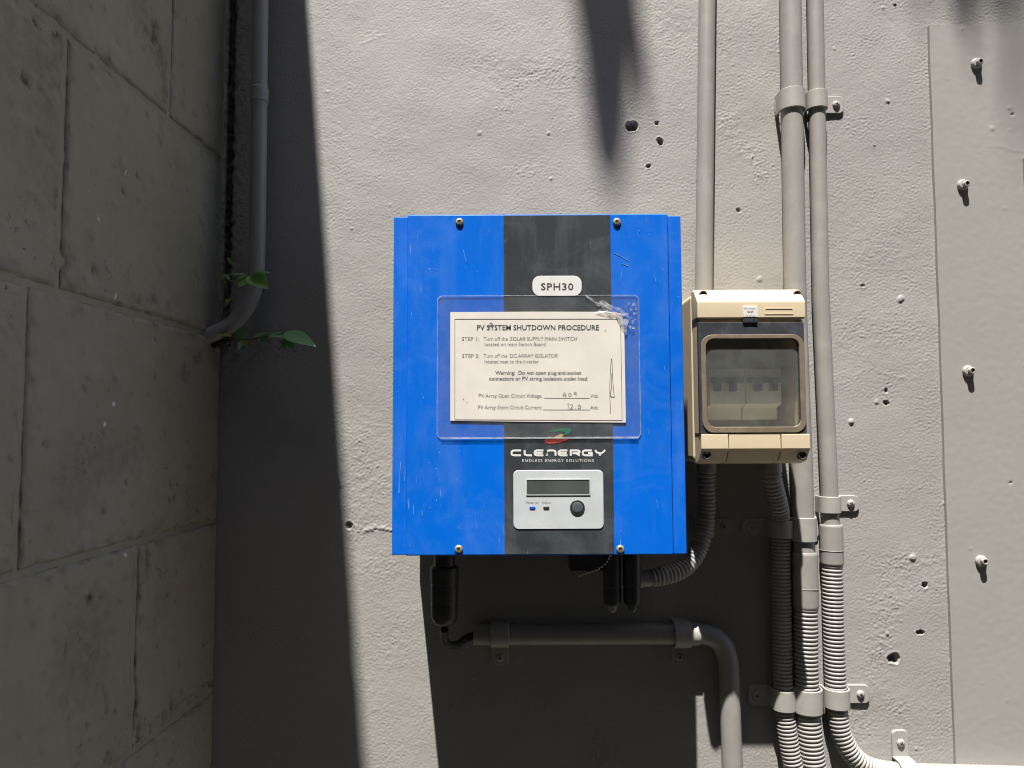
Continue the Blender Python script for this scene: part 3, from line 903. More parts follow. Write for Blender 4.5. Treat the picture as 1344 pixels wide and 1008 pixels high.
# A: single conduit running down to the top of the isolator box
a0, a1 = P(928, 0, 0.015), P(923.5, 385, 0.015)
t = conduit('conduit', 'slim grey conduit running down behind the top of the cream isolator box', a1)
pipe_part(t, [extend(a0, a1, 1.6), a0, a1, a1 + (a1 - a0).normalized() * 0.03], 0.0110)

# B: thick conduit passing behind the isolator, then ribbed hose
b_top, b_mid, b_low = P(1037.3, 0, 0.0168), P(1043.5, 390, 0.0168), P(1055, 728, 0.0168)
t = conduit('conduit', 'thicker grey conduit passing behind the isolator box and ending in ribbed hose', P(1055, 1008, 0.0168))
pipe_part(t, [extend(b_top, b_mid, 1.6), b_top, b_mid, P(1052.5, 640, 0.0168), b_low], 0.0139)
c0, c1 = P(1055.5, 724, 0.0168), P(1057, 798, 0.0168)
coupling_part(t, c0, c1, 0.0162)
bh = smooth_path(line_pts((1057, 792, 0.0168), (1057.2, 840, 0.0168), (1058, 900, 0.0168), (1061, 945, 0.0168), (1067, 1000, 0.0168), (1080, 1060, 0.02), (1095, 1120, 0.02)))
build('hose', corrugated(bh, 0.0154, 0.0051, 0.0026, 26), M['hose'], t, None, 60)

# C: slim conduit right of B, ribbed hose turning along the bottom
c_top, c_mid, c_low = P(1069.8, 0, 0.0138), P(1077, 380, 0.0138), P(1090.5, 690, 0.0138)
t = conduit('conduit', 'slim grey conduit ending in ribbed hose that bends right at the bottom', P(1098, 1008, 0.0138))
pipe_part(t, [extend(c_top, c_mid, 1.6), c_top, c_mid, P(1088.5, 640, 0.0138), c_low], 0.0106)
coupling_part(t, P(1090.8, 688, 0.0138), P(1092.3, 741, 0.0138), 0.0141)
ch = smooth_path(line_pts((1092, 736, 0.0138), (1093, 780, 0.0138), (1095, 850, 0.0138), (1097, 900, 0.0138), (1099, 935, 0.0138), (1105, 965, 0.0138), (1118, 990, 0.0138), (1138, 1006, 0.0138), (1165, 1013, 0.0138), (1205, 1016, 0.0138), (1344, 1020, 0.018), (1470, 1024, 0.018)))
build('hose', corrugated(ch, 0.0129, 0.0049, 0.0024, 24), M['hose'], t, None, 60)

# D: ribbed hose dropping from the isolator
d_pts = smooth_path(line_pts((1012.5, 618, 0.040), (1014, 634, 0.039), (1020.5, 660, 0.031), (1024.6, 690, 0.017), (1025, 760, 0.0148), (1026.5, 840, 0.0148), (1028, 905, 0.0148), (1031, 945, 0.0148), (1040, 1000, 0.0148), (1056, 1060, 0.0148), (1072, 1120, 0.0148)))
t = conduit('ribbed_hose', 'ribbed grey hose dropping from the right underside of the isolator box', P(1040, 1008, 0.018))
build('hose', corrugated(d_pts, 0.0124, 0.0047, 0.0024, 24), M['hose'], t, None, 60)
bm = new(); add_lathe(bm, P(1012.5, 604, 0.042), [(0.0122, 0), (0.0124, 0.014), (0.0116, 0.0155), (0.0105, 0.0156)], 'Z', 24)
build('gland', bm, M['conduit'], t)

# A2: ribbed hose from the isolator to the inverter
a_pts = smooth_path(line_pts((927, 618, 0.034), (927.5, 640, 0.033), (927.5, 665, 0.030), (925, 692, 0.030), (918, 718, 0.034), (906, 738, 0.042), (890, 750, 0.050), (872, 755.5, 0.055), (853, 759, 0.058)))
t = conduit('ribbed_hose', 'short ribbed hose curving from the isolator box to the underside of the blue inverter', P(927, 700, 0.04))
build('hose', corrugated(a_pts, 0.0112, 0.0050, 0.0024, 24), M['hose'], t, None, 60)
bm = new(); add_lathe(bm, P(927, 604, 0.035), [(0.0122, 0), (0.0124, 0.014), (0.0116, 0.0155), (0.0105, 0.0156)], 'Z', 24)
build('gland', bm, M['conduit'], t)
bm = new(); add_tube(bm, [P(858, 758, 0.058), P(856, 758.5, 0.058), P(838, 760.5, 0.060), P(832, 761, 0.062)], [0.0088, 0.0098, 0.0098, 0.0098], 24)
build('gland', bm, M['conduit'], t)

# E: lower pipe with swept elbow
e_pts = line_pts((622, 833, 0.0148), (700, 833, 0.0148), (800, 832.5, 0.0148), (905, 832, 0.0148))
e_bend = smooth_path(line_pts((905, 832, 0.0148), (925, 832.5, 0.0148), (941, 839, 0.0148), (951, 852, 0.0148), (956, 872, 0.0148), (957.5, 905, 0.0148), (961, 1000, 0.0148), (964, 1080, 0.0148)), 8)
t = conduit('conduit', 'grey pipe below the blue inverter sweeping down at its right elbow', P(961, 1008, 0.02))
bm = new()
# open left end: outer wall, lip, inner wall
q = resample(e_pts, 0.03) + e_bend[1:]
add_tube(bm, [q[0] + Vector((0.03, 0, 0)), q[0] + Vector((0.0002, 0, 0)), q[0]] + q[1:], [0.0105, 0.0107, 0.0128] + [0.0128] * (len(q) - 1), 28)
build('pipe', bm, M['conduit'], t, None, 40)
bm = new(); add_tube(bm, line_pts((887, 832, 0.0148), (888, 832, 0.0148), (916, 832.3, 0.0148), (917.5, 832.3, 0.0148)), [0.0128, 0.0141, 0.0141, 0.0128], 28)
build('coupling', bm, M['conduit'], t)

# corner pipe in the shade
cp_pts = [P(343, -60, 0.028)] + line_pts((342, 0, 0.028), (339.5, 200, 0.028), (337.5, 330, 0.028), (336, 362, 0.028), (331, 388, 0.029), (319, 410, 0.031), (302, 427, 0.033), (280, 438, 0.037), (256, 447, 0.042))
cpp = [extend(cp_pts[0], cp_pts[1], 1.1)] + smooth_path(cp_pts, 8)
t = conduit('conduit', 'shaded grey conduit in the corner bending left into the block wall', P(337, 430, 0.028))
pipe_part(t, cpp, 0.0102)
bm = new(); add_tube(bm, line_pts((340.6, 115, 0.028), (340.6, 117, 0.028), (340.4, 134, 0.028), (340.4, 136, 0.028)), [0.0102, 0.0117, 0.0117, 0.0102], 24)
build('coupling', bm, M['conduit'], t)

# ------------------------------------------------------------------ saddles
def saddle(px, py, depth, r, half, tabs, label, horizontal=False, group='painted pipe saddles', tab_len=0.026, clear=0.0008, screw_at=0.62):
    """Pipe saddle: strap round the pipe, flat tab(s) on the wall, each with its screw."""
    base = P(px, py, 0.0)
    cen = P(px, py, depth)
    t = thing('pipe_saddle', Vector((cen.x, 0, cen.z)), label, 'pipe clip', group)
    def W(u, d, a):
        return Vector((cen.x + u, -d, cen.z + a)) if not horizontal else Vector((cen.x + a, -d, cen.z - u))
    ri, ro = r + clear, r + clear + 0.0022
    prof_o = [(ro, 0.001)] + [(ro * math.cos(R(x)), depth + ro * math.sin(R(x))) for x in range(0, 181, 12)] + [(-ro, 0.001)]
    prof_i = [(ri, 0.001)] + [(ri * math.cos(R(x)), depth + ri * math.sin(R(x))) for x in range(0, 181, 12)] + [(-ri, 0.001)]
    bm = new()
    n = len(prof_o)
    secs = []
    for a, ins in ((-half, 0.0006), (-half + 0.0006, 0.0), (half - 0.0006, 0.0), (half, 0.0006)):
        o_ = [bm.verts.new(W(u * (1 - ins / ro), depth + (d - depth) * (1 - ins / ro), a)) for u, d in prof_o]
        i_ = [bm.verts.new(W(u, d, a)) for u, d in prof_i]
        secs.append((o_, i_))
    for (o1, i1), (o2, i2) in zip(secs[:-1], secs[1:]):
        for k in range(n - 1):
            bm.faces.new((o1[k], o1[k + 1], o2[k + 1], o2[k])); bm.faces.new((i1[k], i2[k], i2[k + 1], i1[k + 1]))
        bm.faces.new((o1[0], o2[0], i2[0], i1[0])); bm.faces.new((o1[-1], i1[-1], i2[-1], o2[-1]))
    for o_, i_ in (secs[0], secs[-1]):
        for k in range(n - 1):
            bm.faces.new((o_[k], i_[k], i_[k + 1], o_[k + 1]))
    build('strap', bm, M['saddle'], t, None, 40)
    for side, length in tabs:
        hw = half * 0.98
        u0, u1 = ro - 0.001, ro + length
        out = [(u0, -hw), (u1 - 0.006, -hw)] + [(u1 - 0.006 + 0.006 * math.sin(R(x)), -hw + 0.006 * (1 - math.cos(R(x)))) for x in (30, 60, 90)] + [(u1, hw - 0.006)] + [(u1 - 0.006 + 0.006 * math.cos(R(x)), hw - 0.006 + 0.006 * math.sin(R(x))) for x in (30, 60, 90)] + [(u0, hw)]
        bm = new()
        rings = []
        for d, ins in ((0.0002, 0), (0.0030, 0), (0.0036, 0.0007)):
            pp = inset_poly(out, ins) if ins else out
            rings.append([bm.verts.new(W(side * u, d, a)) for u, a in pp])
        m = len(out)
        for a_, b_ in zip(rings[:-1], rings[1:]):
            for k in range(m): bm.faces.new((a_[k], a_[(k + 1) % m], b_[(k + 1) % m], b_[k]))
        bm.faces.new(rings[0]); bm.faces.new(rings[-1])
        build('tab', bm, M['saddle'], t, None, 40)
        if length < 0.014: continue
        sc = W(side * (ro + length * screw_at), 0.0034, 0)
        bm = new(); add_lathe(bm, sc, [(0.0050, -0.0002), (0.0051, 0.0008), (0.0044, 0.0022), (0.0030, 0.0030), (0.0016, 0.0033)], 'Y', 18)
        s = build('screw', bm, M['saddle'], t, None, 50)
        bm = new()
        for ang in (20, 110):
            q = Matrix.Rotation(R(ang), 3, 'Y')
            r_ = bmesh.ops.create_cube(bm, size=1.0)
            for v in r_['verts']:
                v.co = sc + Vector((0, -0.0031, 0)) + q @ Vector((v.co.x * 0.0042, v.co.y * 0.0010, v.co.z * 0.0009))
        build('cross_slot', bm, M['dark'], s, None, None)

saddle(1039.3, 133, 0.0168, 0.0139, 0.0135, [(-1, 0.0005), (1, 0.012)], 'wide saddle on the thick conduit high above the isolator box')
saddle(1071.8, 133, 0.0138, 0.0106, 0.0120, [(1, 0.027)], 'small saddle high on the slim conduit with its screw tab on the right')
saddle(1089, 662, 0.0138, 0.0106, 0.0105, [(1, 0.029)], 'saddle holding the slim conduit just above its coupling and ribbed hose')
saddle(1053.6, 694, 0.0168, 0.0139, 0.0150, [(1, 0.009)], 'half shaded saddle on the thick conduit below the isolator box')
saddle(1024.6, 694, 0.017, 0.0124, 0.0108, [(-1, 0.030)], 'shaded saddle round the ribbed hose under the isolator box', screw_at=0.6)
saddle(1028.5, 917, 0.0148, 0.0124, 0.0125, [(-1, 0.026)], 'half lit saddle on the leftmost of the three ribbed hoses low down', screw_at=0.6)
saddle(1059.5, 918, 0.0168, 0.0154, 0.0145, [(1, 0.008)], 'saddle on the middle of the three ribbed hoses low down')
saddle(1097.8, 915, 0.0138, 0.0129, 0.0118, [(1, 0.031), (-1, 0.010)], 'sunlit saddle on the rightmost of the three upright ribbed hoses')
saddle(1189, 1014.5, 0.0138, 0.0129, 0.0105, [(-1, 0.032)], 'saddle with its screw tab upward over the ribbed hose running right', horizontal=True, screw_at=0.52)
saddle(656, 833, 0.0148, 0.0128, 0.0115, [(1, 0.026)], 'shaded saddle near the open left end of the lower pipe', horizontal=True)
saddle(894, 832, 0.0148, 0.0141, 0.0105, [(1, 0.024)], 'shaded saddle beside the elbow of the lower pipe', horizontal=True)
# screw tab of a saddle hidden in the shade behind the short hose
saddle(926, 693, 0.016, 0.0080, 0.0100, [(1, 0.028)], 'shaded saddle tab on the wall beside the short curving ribbed hose', screw_at=0.55)

# ------------------------------------------------------------------ inverter
DF = 0.165      # front cover
DFL = 0.1595    # side flanges
def quad(px0, px1, py0, py1, d):
    """rectangle measured at mid-lines, returns x0, x1, z0, z1"""
    pm, qm = (px0 + px1) / 2, (py0 + py1) / 2
    return P(px0, qm, d).x, P(px1, qm, d).x, P(pm, py1, d).z, P(pm, py0, d).z

inv = thing('solar_inverter', (P(708, 728, 0.06).x, -0.06, P(708, 728, DF).z), 'bright blue wall mounted solar inverter box with a charcoal centre stripe', 'inverter')
fx0, fx1, fz0, fz1 = quad(515.5, 897.5, 284, 728, DFL)
cx0, cx1, cz0, cz1 = quad(533.5, 880.5, 281, 729, DF)
bm = new(); add_box(bm, fx0, fx1, -DFL, -0.125, fz0, fz1, 0.0012)
build('case', bm, M['blue'], inv)
bm = new(); add_box(bm, fx0 + 0.004, fx1 - 0.004, -0.1245, -0.022, fz0 + 0.002, fz1 - 0.004, 0.0015)
build('rear_housing', bm, M['black'], inv)
bm = new(); add_plate(bm, rrect(cx0, cx1, cz0, cz1, 0.002, 3), DFL - 0.001, DF, 0.0016)
cover = build('front_cover', bm, M['blue'], inv, None, 50)
bm = new(); add_box(bm, fx0 + 0.03, fx1 - 0.03, -0.0225, -0.0005, fz0 + 0.05, fz1 - 0.02)
build('mounting_bracket', bm, M['dark'], inv)
sx0, sx1, sz0, sz1 = quad(661.5, 803.5, 282.5, 727, DF + 0.0006)
bm = new(); add_box(bm, sx0, sx1, -DF - 0.0006, -DF + 0.001, sz0, sz1)
stripe = build('stripe', bm, M['stripe'], inv)
for px, py in ((603, 291.5), (809.5, 291.5), (602, 720.5), (814, 720.5)):
    c = P(px, py, DF)
    bm = new(); add_lathe(bm, c, [(0.0042, -0.001), (0.0044, 0.0004), (0.0042, 0.0015), (0.0034, 0.0023), (0.0020, 0.0024), (0.0018, 0.0014)], 'Y', 18)
    s = build('screw', bm, M['brass'], inv, None, 50)
    bm = new(); add_lathe(bm, c + Vector((0, -0.0014, 0)), [(0.0019, 0), (0.0019, 0.0006)], 'Y', 10)
    build('socket', bm, M['dark'], s)

# scratches and chips in the enamel
M['scratch'] = mat_paint('bare_scratch', (0.085, 0.215, 0.58), 0.5, 0.35, 150.0)
bm = new()
for pts, w in (([(525, 606), (523.5, 625), (522.5, 648)], 2.0), ([(531, 612), (530, 632)], 1.0), ([(554.5, 670), (554, 677)], 1.1), ([(564.5, 665), (565, 668)], 1.4), ([(572.5, 655), (573, 659)], 1.2), ([(624.5, 672), (624.8, 688), (626, 695)], 0.7), ([(634.5, 664), (632.6, 674), (632.5, 682)], 0.6),
               ([(602.5, 690), (602, 694)], 0.9), ([(608, 328), (611, 340), (612.5, 344)], 1.0), ([(806, 332), (816, 337), (826, 343)], 1.4), ([(816, 346), (825, 349)], 1.8), ([(836, 300), (838, 312)], 0.6), ([(859, 362), (861, 370)], 0.9), ([(838, 301.5), (839.5, 304)], 1.2),
               ([(866, 590), (871, 586), (874, 590)], 0.7), ([(850, 562), (852, 571)], 1.0), ([(540, 410), (541, 418)], 0.7), ([(556, 520), (555.5, 524)], 1.0), ([(640, 300), (643, 305)], 0.7), ([(862, 655), (863, 668)], 0.6), ([(846, 640), (850, 648)], 0.6), ([(548, 308), (548.6, 318)], 0.5), ([(570, 352), (574, 356)], 0.8), ([(538, 712), (538, 718)], 0.8), ([(872, 480), (872.6, 486)], 0.8)):
    add_ribbon(bm, [XZ(x, y, DF + 0.0003) for x, y in pts], w * 0.7 * scale_at(DF), DF + 0.0003 if pts[0][0] > 534 else DFL + 0.0003)
sc_ = flat('scratches', bm, M['scratch'], inv); sc_['kind'] = 'stuff'

# model sticker
x0, x1, z0, z1 = quad(698.8, 763.5, 362, 388.5, DF + 0.0012)
bm = new(); add_plate(bm, rrect(x0, x1, z0, z1, 0.0085, 6), DF + 0.0002, DF + 0.0012, 0.0002)
stk = build('sticker', bm, M['white'], inv)
tag(stk, 'white rounded sticker with black model code')
lettering('SPH30', 710, 752.5, 380.5, 9.4, DF + 0.0014, M['ink'], stk, bold=0.012, spacing=1.1)

# maker's mark
DS = DF + 0.0009
def poly_print(name, pts, mat, parent, d=DS):
    bm = new()
    bm.faces.new([bm.verts.new(P(x, y, d)) for x, y in pts])
    return flat(name, bm, M[mat], parent)
poly_print('logo_swirl', [(719.5, 567.5), (724, 565), (731, 562.6), (739, 561.3), (746, 561.2), (750, 563), (750.2, 566), (747.5, 569), (743, 571), (739.5, 571.4), (741, 569), (741, 567), (737, 566.2), (729, 566.6)], 'green', inv)
poly_print('logo_swirl', [(726.5, 574.4), (730, 572), (735, 570), (739, 569.6), (739.6, 571.2), (738, 573.2), (735, 574.6)], 'orange', inv)
poly_print('logo_swirl', [(716, 575.6), (724, 576.6), (736, 576.4), (748.5, 575.4), (744, 578), (736, 580.6), (728, 582.2), (720, 582.6), (715.4, 581), (714.6, 578)], 'red', inv)

def techno(word, x0, x1, ytop, ybot, wpx, d, mat, parent):
    """wide rounded display letters drawn as strokes"""
    r = 0.30
    def arc(cx, cy, rx, ry, a0, a1, n=5):
        return [(cx + rx * math.cos(R(a0 + (a1 - a0) * k / n)), cy + ry * math.sin(R(a0 + (a1 - a0) * k / n))) for k in range(n + 1)]
    G = {
        'C': (1.10, [[(1.05, 1)] + arc(0.32, 0.68, 0.32, 0.32, 90, 180) + arc(0.32, 0.32, 0.32, 0.32, 180, 270) + [(1.05, 0)]]),
        'L': (0.78, [[(0.0, 1.08), (0.0, 0.35)] + arc(0.32, 0.32, 0.32, 0.32, 180, 270) + [(0.82, 0)]]),
        'E': (1.0, [[(0.98, 1)] + arc(0.32, 0.68, 0.32, 0.32, 90, 180) + arc(0.32, 0.32, 0.32, 0.32, 180, 270) + [(0.98, 0)], [(0.05, 0.5), (0.9, 0.5)]]),
        'n': (0.98, [[(0.0, -0.08), (0.0, 0.7)] + arc(0.30, 0.68, 0.30, 0.32, 180, 90) + arc(0.68, 0.68, 0.30, 0.32, 90, 0) + [(0.98, -0.08)]]),
        'R': (1.0, [[(0.0, -0.08), (0.0, 1.0), (0.72, 1.0)] + arc(0.74, 0.72, 0.26, 0.28, 80, -80) + [(0.2, 0.42)], [(0.62, 0.42), (1.02, -0.06)]]),
        'G': (1.05, [[(1.0, 1)] + arc(0.32, 0.68, 0.32, 0.32, 90, 180) + arc(0.32, 0.32, 0.32, 0.32, 180, 270) + [(1.0, 0), (1.0, 0.48), (0.6, 0.48)]]),
        'Y': (1.05, [[(-0.02, 1.08), (0.16, 0.60), (0.52, 0.42)], [(1.12, 1.08), (0.72, 0.42), (0.52, 0.42), (0.50, -0.08)]]),
    }
    gap = 0.36
    tot = sum(G[c][0] for c in word) + gap * (len(word) - 1)
    u = (x1 - x0) / tot
    cur = x0
    bm = new()
    k = 0
    for c in word:
        for st in G[c][1]:
            k += 1
            pts = [XZ(cur + a * u, ybot + (ytop - ybot) * b, d) for a, b in st]
            add_ribbon(bm, pts, wpx * scale_at(d), d + 0.00002 * (k % 4))
        cur += (G[c][0] + gap) * u
    return flat('maker_name', bm, mat, parent)
techno('CLEnERGY', 671.6, 793.6, 591.2, 597.6, 2.6, DS, M['white'], inv)
lettering('ENDLESS ENERGY SOLUTIONS', 685.5, 779.5, 606.4, 3.9, DS, M['white'], inv, spacing=1.25)

# display fascia
x0, x1, z0, z1 = quad(673.8, 792.2, 617, 694.5, DF + 0.0014)
bm = new(); add_plate(bm, rrect(x0, x1, z0, z1, 0.0055, 5), DF, DF + 0.0014, 0.0005)
disp = build('display_panel', bm, M['silver'], inv, None, 40)
DD = DF + 0.0015
x0, x1, z0, z1 = quad(691.4, 773.7, 629.8, 649, DD)
bm = new(); add_box(bm, x0, x1, -DD - 0.0003, -DD + 0.001, z0, z1)
build('lcd_screen', bm, M['lcd'], disp)
bm = new(); add_ring(bm, rrect(x0 - 0.0008, x1 + 0.0008, z0 - 0.0008, z1 + 0.0008, 0.0006, 2), rrect(x0, x1, z0, z1, 0.0003, 2), DD - 0.001, DD + 0.0007)
build('lcd_bezel', bm, M['silver'], disp)
c = P(757.8, 666.2, DD)
bm = new(); add_lathe(bm, c, [(0.0080, -0.001), (0.0080, 0.0004), (0.0076, 0.0009), (0.0066, 0.0009), (0.0064, 0.0003)], 'Y', 32)
b_ = build('button', bm, M['black'], disp, None, 40)
bm = new(); add_lathe(bm, c, [(0.0061, 0.0), (0.0061, 0.0007), (0.0054, 0.0011), (0.003, 0.0013)], 'Y', 28)
build('button_cap', bm, M['button'], b_, None, 50)
for (a, b2, mt) in ((694.9, 702.8, 'led_blue'), (713, 721, 'black')):
    x0, x1, z0, z1 = quad(a, b2, 664.6, 668.2, DD)
    bm = new(); add_plate(bm, rrect(x0, x1, z0, z1, 0.0011, 4), DD - 0.001, DD + 0.0006, 0.0003)
    build('indicator_light', bm, M[mt], disp)
lettering('Power on', 690.7, 706.7, 660.8, 3.0, DD + 0.0001, M['ink_faded'], disp)
lettering('Status', 711.5, 722.6, 660.8, 3.0, DD + 0.0001, M['ink_faded'], disp)

# fittings under the inverter
zb = fz0
def down(parent, px, py0, d, prof, name, mat='black', sides=24):
    c = P(px, py0, d); c.z = zb + 0.001
    bm = new(); add_lathe(bm, c, prof, 'Z', sides)
    return build(name, bm, M[mat], parent, None, 40)
s_ = scale_at(0.075)
g = [(0.0125, 0), (0.0125, 0.027), (0.0165, 0.029), (0.0168, 0.030), (0.0168, 0.0465), (0.0158, 0.048), (0.0158, 0.0495), (0.0165, 0.051), (0.0165, 0.069), (0.0156, 0.0705), (0.0156, 0.072), (0.0163, 0.0735), (0.0160, 0.086), (0.0135, 0.093), (0.009, 0.0965), (0.005, 0.097)]
down(inv, 583.5, 730, 0.075, g, 'cable_gland')
for px in (803, 829):
    g = [(0.0105, 0), (0.0108, 0.002), (0.0108, 0.052), (0.0098, 0.053), (0.0098, 0.055), (0.0106, 0.056), (0.0104, 0.070), (0.0092, 0.0735), (0.0058, 0.074)]
    gl = down(inv, px, 730, 0.075, g, 'plug_connector')
    c = P(px, 730, 0.075); c.z = zb - 0.073
    bm = new(); add_lathe(bm, c, [(0.0052, 0), (0.0052, 0.005), (0.0042, 0.008), (0.0015, 0.0095)], 'Z', 16)
    build('plug_tip', bm, M['conduit' if px < 810 else 'button'], gl, None, 50)
x0, x1, z0, z1 = quad(747, 790, 729, 747, 0.07)
bm = new(); add_box(bm, x0, x1, -0.085, -0.055, z0, fz0 + 0.001, 0.002)
build('port_cover', bm, M['black'], inv)
# cable from the gland into the pipe end
bm = new(); add_tube(bm, smooth_path([P(583.5, 826, 0.075), P(583.5, 838, 0.063), P(588, 846, 0.055), P(600, 846, 0.040), P(612, 838, 0.022), P(624, 833.5, 0.0148), P(640, 833, 0.0148)], 6), 0.0048, 12)
o = build('cable', bm, M['blackrub'], None, P(600, 846, 0.04), 50)
tag(o, 'black cable looping from the left gland into the open pipe end', 'cable')
# bead chain
ch_t = thing('bead_chain', P(800, 733, 0.09), 'fine bead chain hanging below the blue inverter', 'chain')
cpts = resample(smooth_path(line_pts((801, 729, 0.09), (796, 738, 0.09), (788, 745, 0.09), (777, 750, 0.09), (766, 753, 0.09), (760, 756, 0.09))), 0.0041)
bead0 = None
for p in cpts:
    bm = new(); bmesh.ops.create_icosphere(bm, subdivisions=2, radius=0.0014)
    for v in bm.verts: v.co += p
    build('bead', bm, M['chain'], ch_t, None, 80)
bm = new(); add_tube(bm, cpts, 0.0003, 6); build('chain_wire', bm, M['chain'], ch_t)

# ------------------------------------------------------------------ laminated notice
DL = DF + 0.0011
not_ = thing('shutdown_notice', P(706, 575, DL), 'laminated cream paper notice of shutdown steps stuck on the blue inverter', 'notice')
x0, x1, z0, z1 = quad(573.5, 840, 387.5, 575.5, DL)
def sag(x, z):
    # film lifts a little along the bottom edge and at the top right corner
    return 0.0011 * max(0.0, 1 - (z - z0) / 0.03) ** 2 + 0.0012 * max(0.0, 1 - math.hypot(x - x1, z - z1) / 0.06) ** 2
xs = np.linspace(x0, x1, 45); zs = np.linspace(z0, z1, 33)
outl = rrect(x0, x1, z0, z1, 0.006, 5)
bm = new(); add_plate(bm, outl, DL - 0.0002, DL, 0.0)
film = build('film', bm, M['laminate'], not_, None, None)
bm = new(); add_ring(bm, outl, inset_poly(outl, 0.0007), DL - 0.0004, DL + 0.0002)
build('film_edge_highlight', bm, M['lamedge'], not_, None, None)
bm = new()
xb0, xb1, zb0, zb1 = quad(578, 838, 573.6, 575.9, DL)  # whitish bar paints the bright line along the film's bottom edge
add_box(bm, xb0, xb1, -DL - 0.0012, -DL - 0.0004, zb0, zb1, 0.0002)
build('film_edge_highlight', bm, M['lamedge'], not_, None, None)
# paper
pp = [(591, 409.6), (700, 409.0), (806, 409.2), (814, 411), (817.5, 416), (819.5, 440), (821.5, 554.6), (700, 553.6), (591, 552.2)]
DPp = DL + 0.0003
bm = new()
add_plate(bm, [XZ(x, y, DPp) for x, y in pp][::-1], DPp - 0.0002, DPp, 0.0)
paper = build('paper', bm, M['paper'], not_, None, None)
DI = DPp + 0.0002
def stroke_print(name, pts, w, mat, parent, d=DI, closed=False):
    bm = new(); add_ribbon(bm, [XZ(x, y, d) for x, y in pts], w * scale_at(d), d, closed)
    return flat(name, bm, M[mat], parent)
stroke_print('border_line', [(597, 418.8), (814.5, 418.6), (816.6, 551.8), (597, 550.8)], 0.7, 'ink_mid', paper, closed=True)
TX = [
    ('PV SYSTEM SHUTDOWN PROCEDURE', 626, 786.3, 433.2, 7.0, 'ink', 0.0138),
    ('STEP 1:', 606.3, 628.4, 447.0, 5.0, 'ink_faded', 0.0),
    ("Turn off the 'SOLAR SUPPLY MAIN SWITCH'", 634.6, 758.6, 446.9, 5.0, 'ink_faded', 0.0),
    ('located on main Switch Board', 636, 716, 454.0, 5.0, 'ink_faded', 0.0),
    ('STEP 2:', 606.6, 629, 469.4, 5.0, 'ink_faded', 0.0),
    ("Turn off the 'DC ARRAY ISOLATOR'", 634.6, 733, 469.2, 5.0, 'ink_faded', 0.0),
    ('located next to the inverter', 636, 707, 476.6, 5.0, 'ink_faded', 0.0),
    ('Warning:  Do not open plug and socket', 650, 763, 491.6, 5.2, 'ink_mid', 0.012),
    ('connectors or PV string isolators under load', 642, 770.6, 499.2, 5.2, 'ink_mid', 0.012),
    ('PV Array Open Circuit Voltage:', 628.5, 711.6, 521.7, 5.2, 'ink_faded', 0.0),
    ('PV Array Short Circuit Current:', 627.6, 711, 536.9, 5.2, 'ink_faded', 0.0),
    ('Vdc', 774.6, 785, 521.7, 4.8, 'ink_faded', 0.0),
    ('Adc', 774.8, 785, 536.9, 4.8, 'ink_faded', 0.0),
]
for txt, a, b2, base, cap, mt, bold in TX:
    lettering(txt, a, b2, base, cap, DI, M[mt], paper, bold=bold)
stroke_print('blank_line', [(714, 522.6), (774, 522.6)], 0.6, 'ink_faded', paper)
stroke_print('blank_line', [(713, 537.8), (774, 537.8)], 0.6, 'ink_faded', paper)
hand = [[(741.5, 515), (738.5, 519.2), (743.5, 519.2)], [(742.6, 515.5), (742, 521)], [(748, 515.5), (746.2, 517.5), (746.5, 520), (748.6, 520.4), (750, 518), (748.2, 515.5)],
        [(756.5, 515), (754.2, 514.6), (753.4, 516.4), (755, 517.4), (756.6, 515.4), (756, 520)],
        [(744.5, 530.5), (746, 529.8), (745.6, 537)], [(748.5, 531.4), (751, 530.6), (751.4, 533), (748.6, 536.6), (752, 536.6)], [(755.3, 535.8), (755.9, 536.6)], [(760.5, 531), (758.8, 533), (759, 536), (761.4, 536.2), (762.6, 533.4), (760.8, 531)]]
for h in hand:
    stroke_print('handwriting', h, 0.65, 'ink_faded', paper, DI + 0.00004)
sg = smooth_path([Vector((x, y, 0)) for x, y in ((801.6, 543), (800.6, 524), (800.4, 505), (801.6, 480), (802.6, 471), (803.4, 478), (804, 495), (805.6, 515), (806.2, 520.5), (804, 521), (801, 518.5), (802.6, 508), (803, 490))], 5)
stroke_print('signature', [(p.x, p.y) for p in sg], 0.8, 'ink_mid', paper, DI + 0.00004)
sg = [(642.5, 424.5), (645, 423.6), (646.6, 426), (643.5, 427.5), (641, 429.5)]
stroke_print('scribble', sg, 0.8, 'ink', paper, DI + 0.00008)
for x, y in ((608, 523), (612.5, 527), (794, 433)):
    stroke_print('speck', [(x, y), (x + 0.8, y + 1.8)], 0.8, 'ink_mid', paper, DI + 0.00004)
# torn, crinkled film at the upper right corner
def crinkle(poly, seed, lift=0.002):
    rg = random.Random(seed)
    xs_ = [p[0] for p in poly]; ys_ = [p[1] for p in poly]
    bm = new()
    cx_, cy_ = sum(xs_) / len(xs_), sum(ys_) / len(ys_)
    outer = [P(x, y, DPp + 0.0005 + rg.random() * lift) for x, y in poly]
    mid = [P(cx_ + (x - cx_) * 0.55 + rg.uniform(-1, 1), cy_ + (y - cy_) * 0.55 + rg.uniform(-1, 1), DPp + 0.0005 + rg.random() * lift * 1.4) for x, y in poly]
    o_ = [bm.verts.new(p) for p in outer]; m_ = [bm.verts.new(p) for p in mid]; c_ = bm.verts.new(P(cx_, cy_, DL + 0.0005 + lift))
    n = len(poly)
    for i in range(n):
        bm.faces.new((o_[i], o_[(i + 1) % n], m_[(i + 1) % n])); bm.faces.new((o_[i], m_[(i + 1) % n], m_[i])); bm.faces.new((m_[i], m_[(i + 1) % n], c_))
    return build('torn_film', bm, M['crinkle'], not_, None, None)
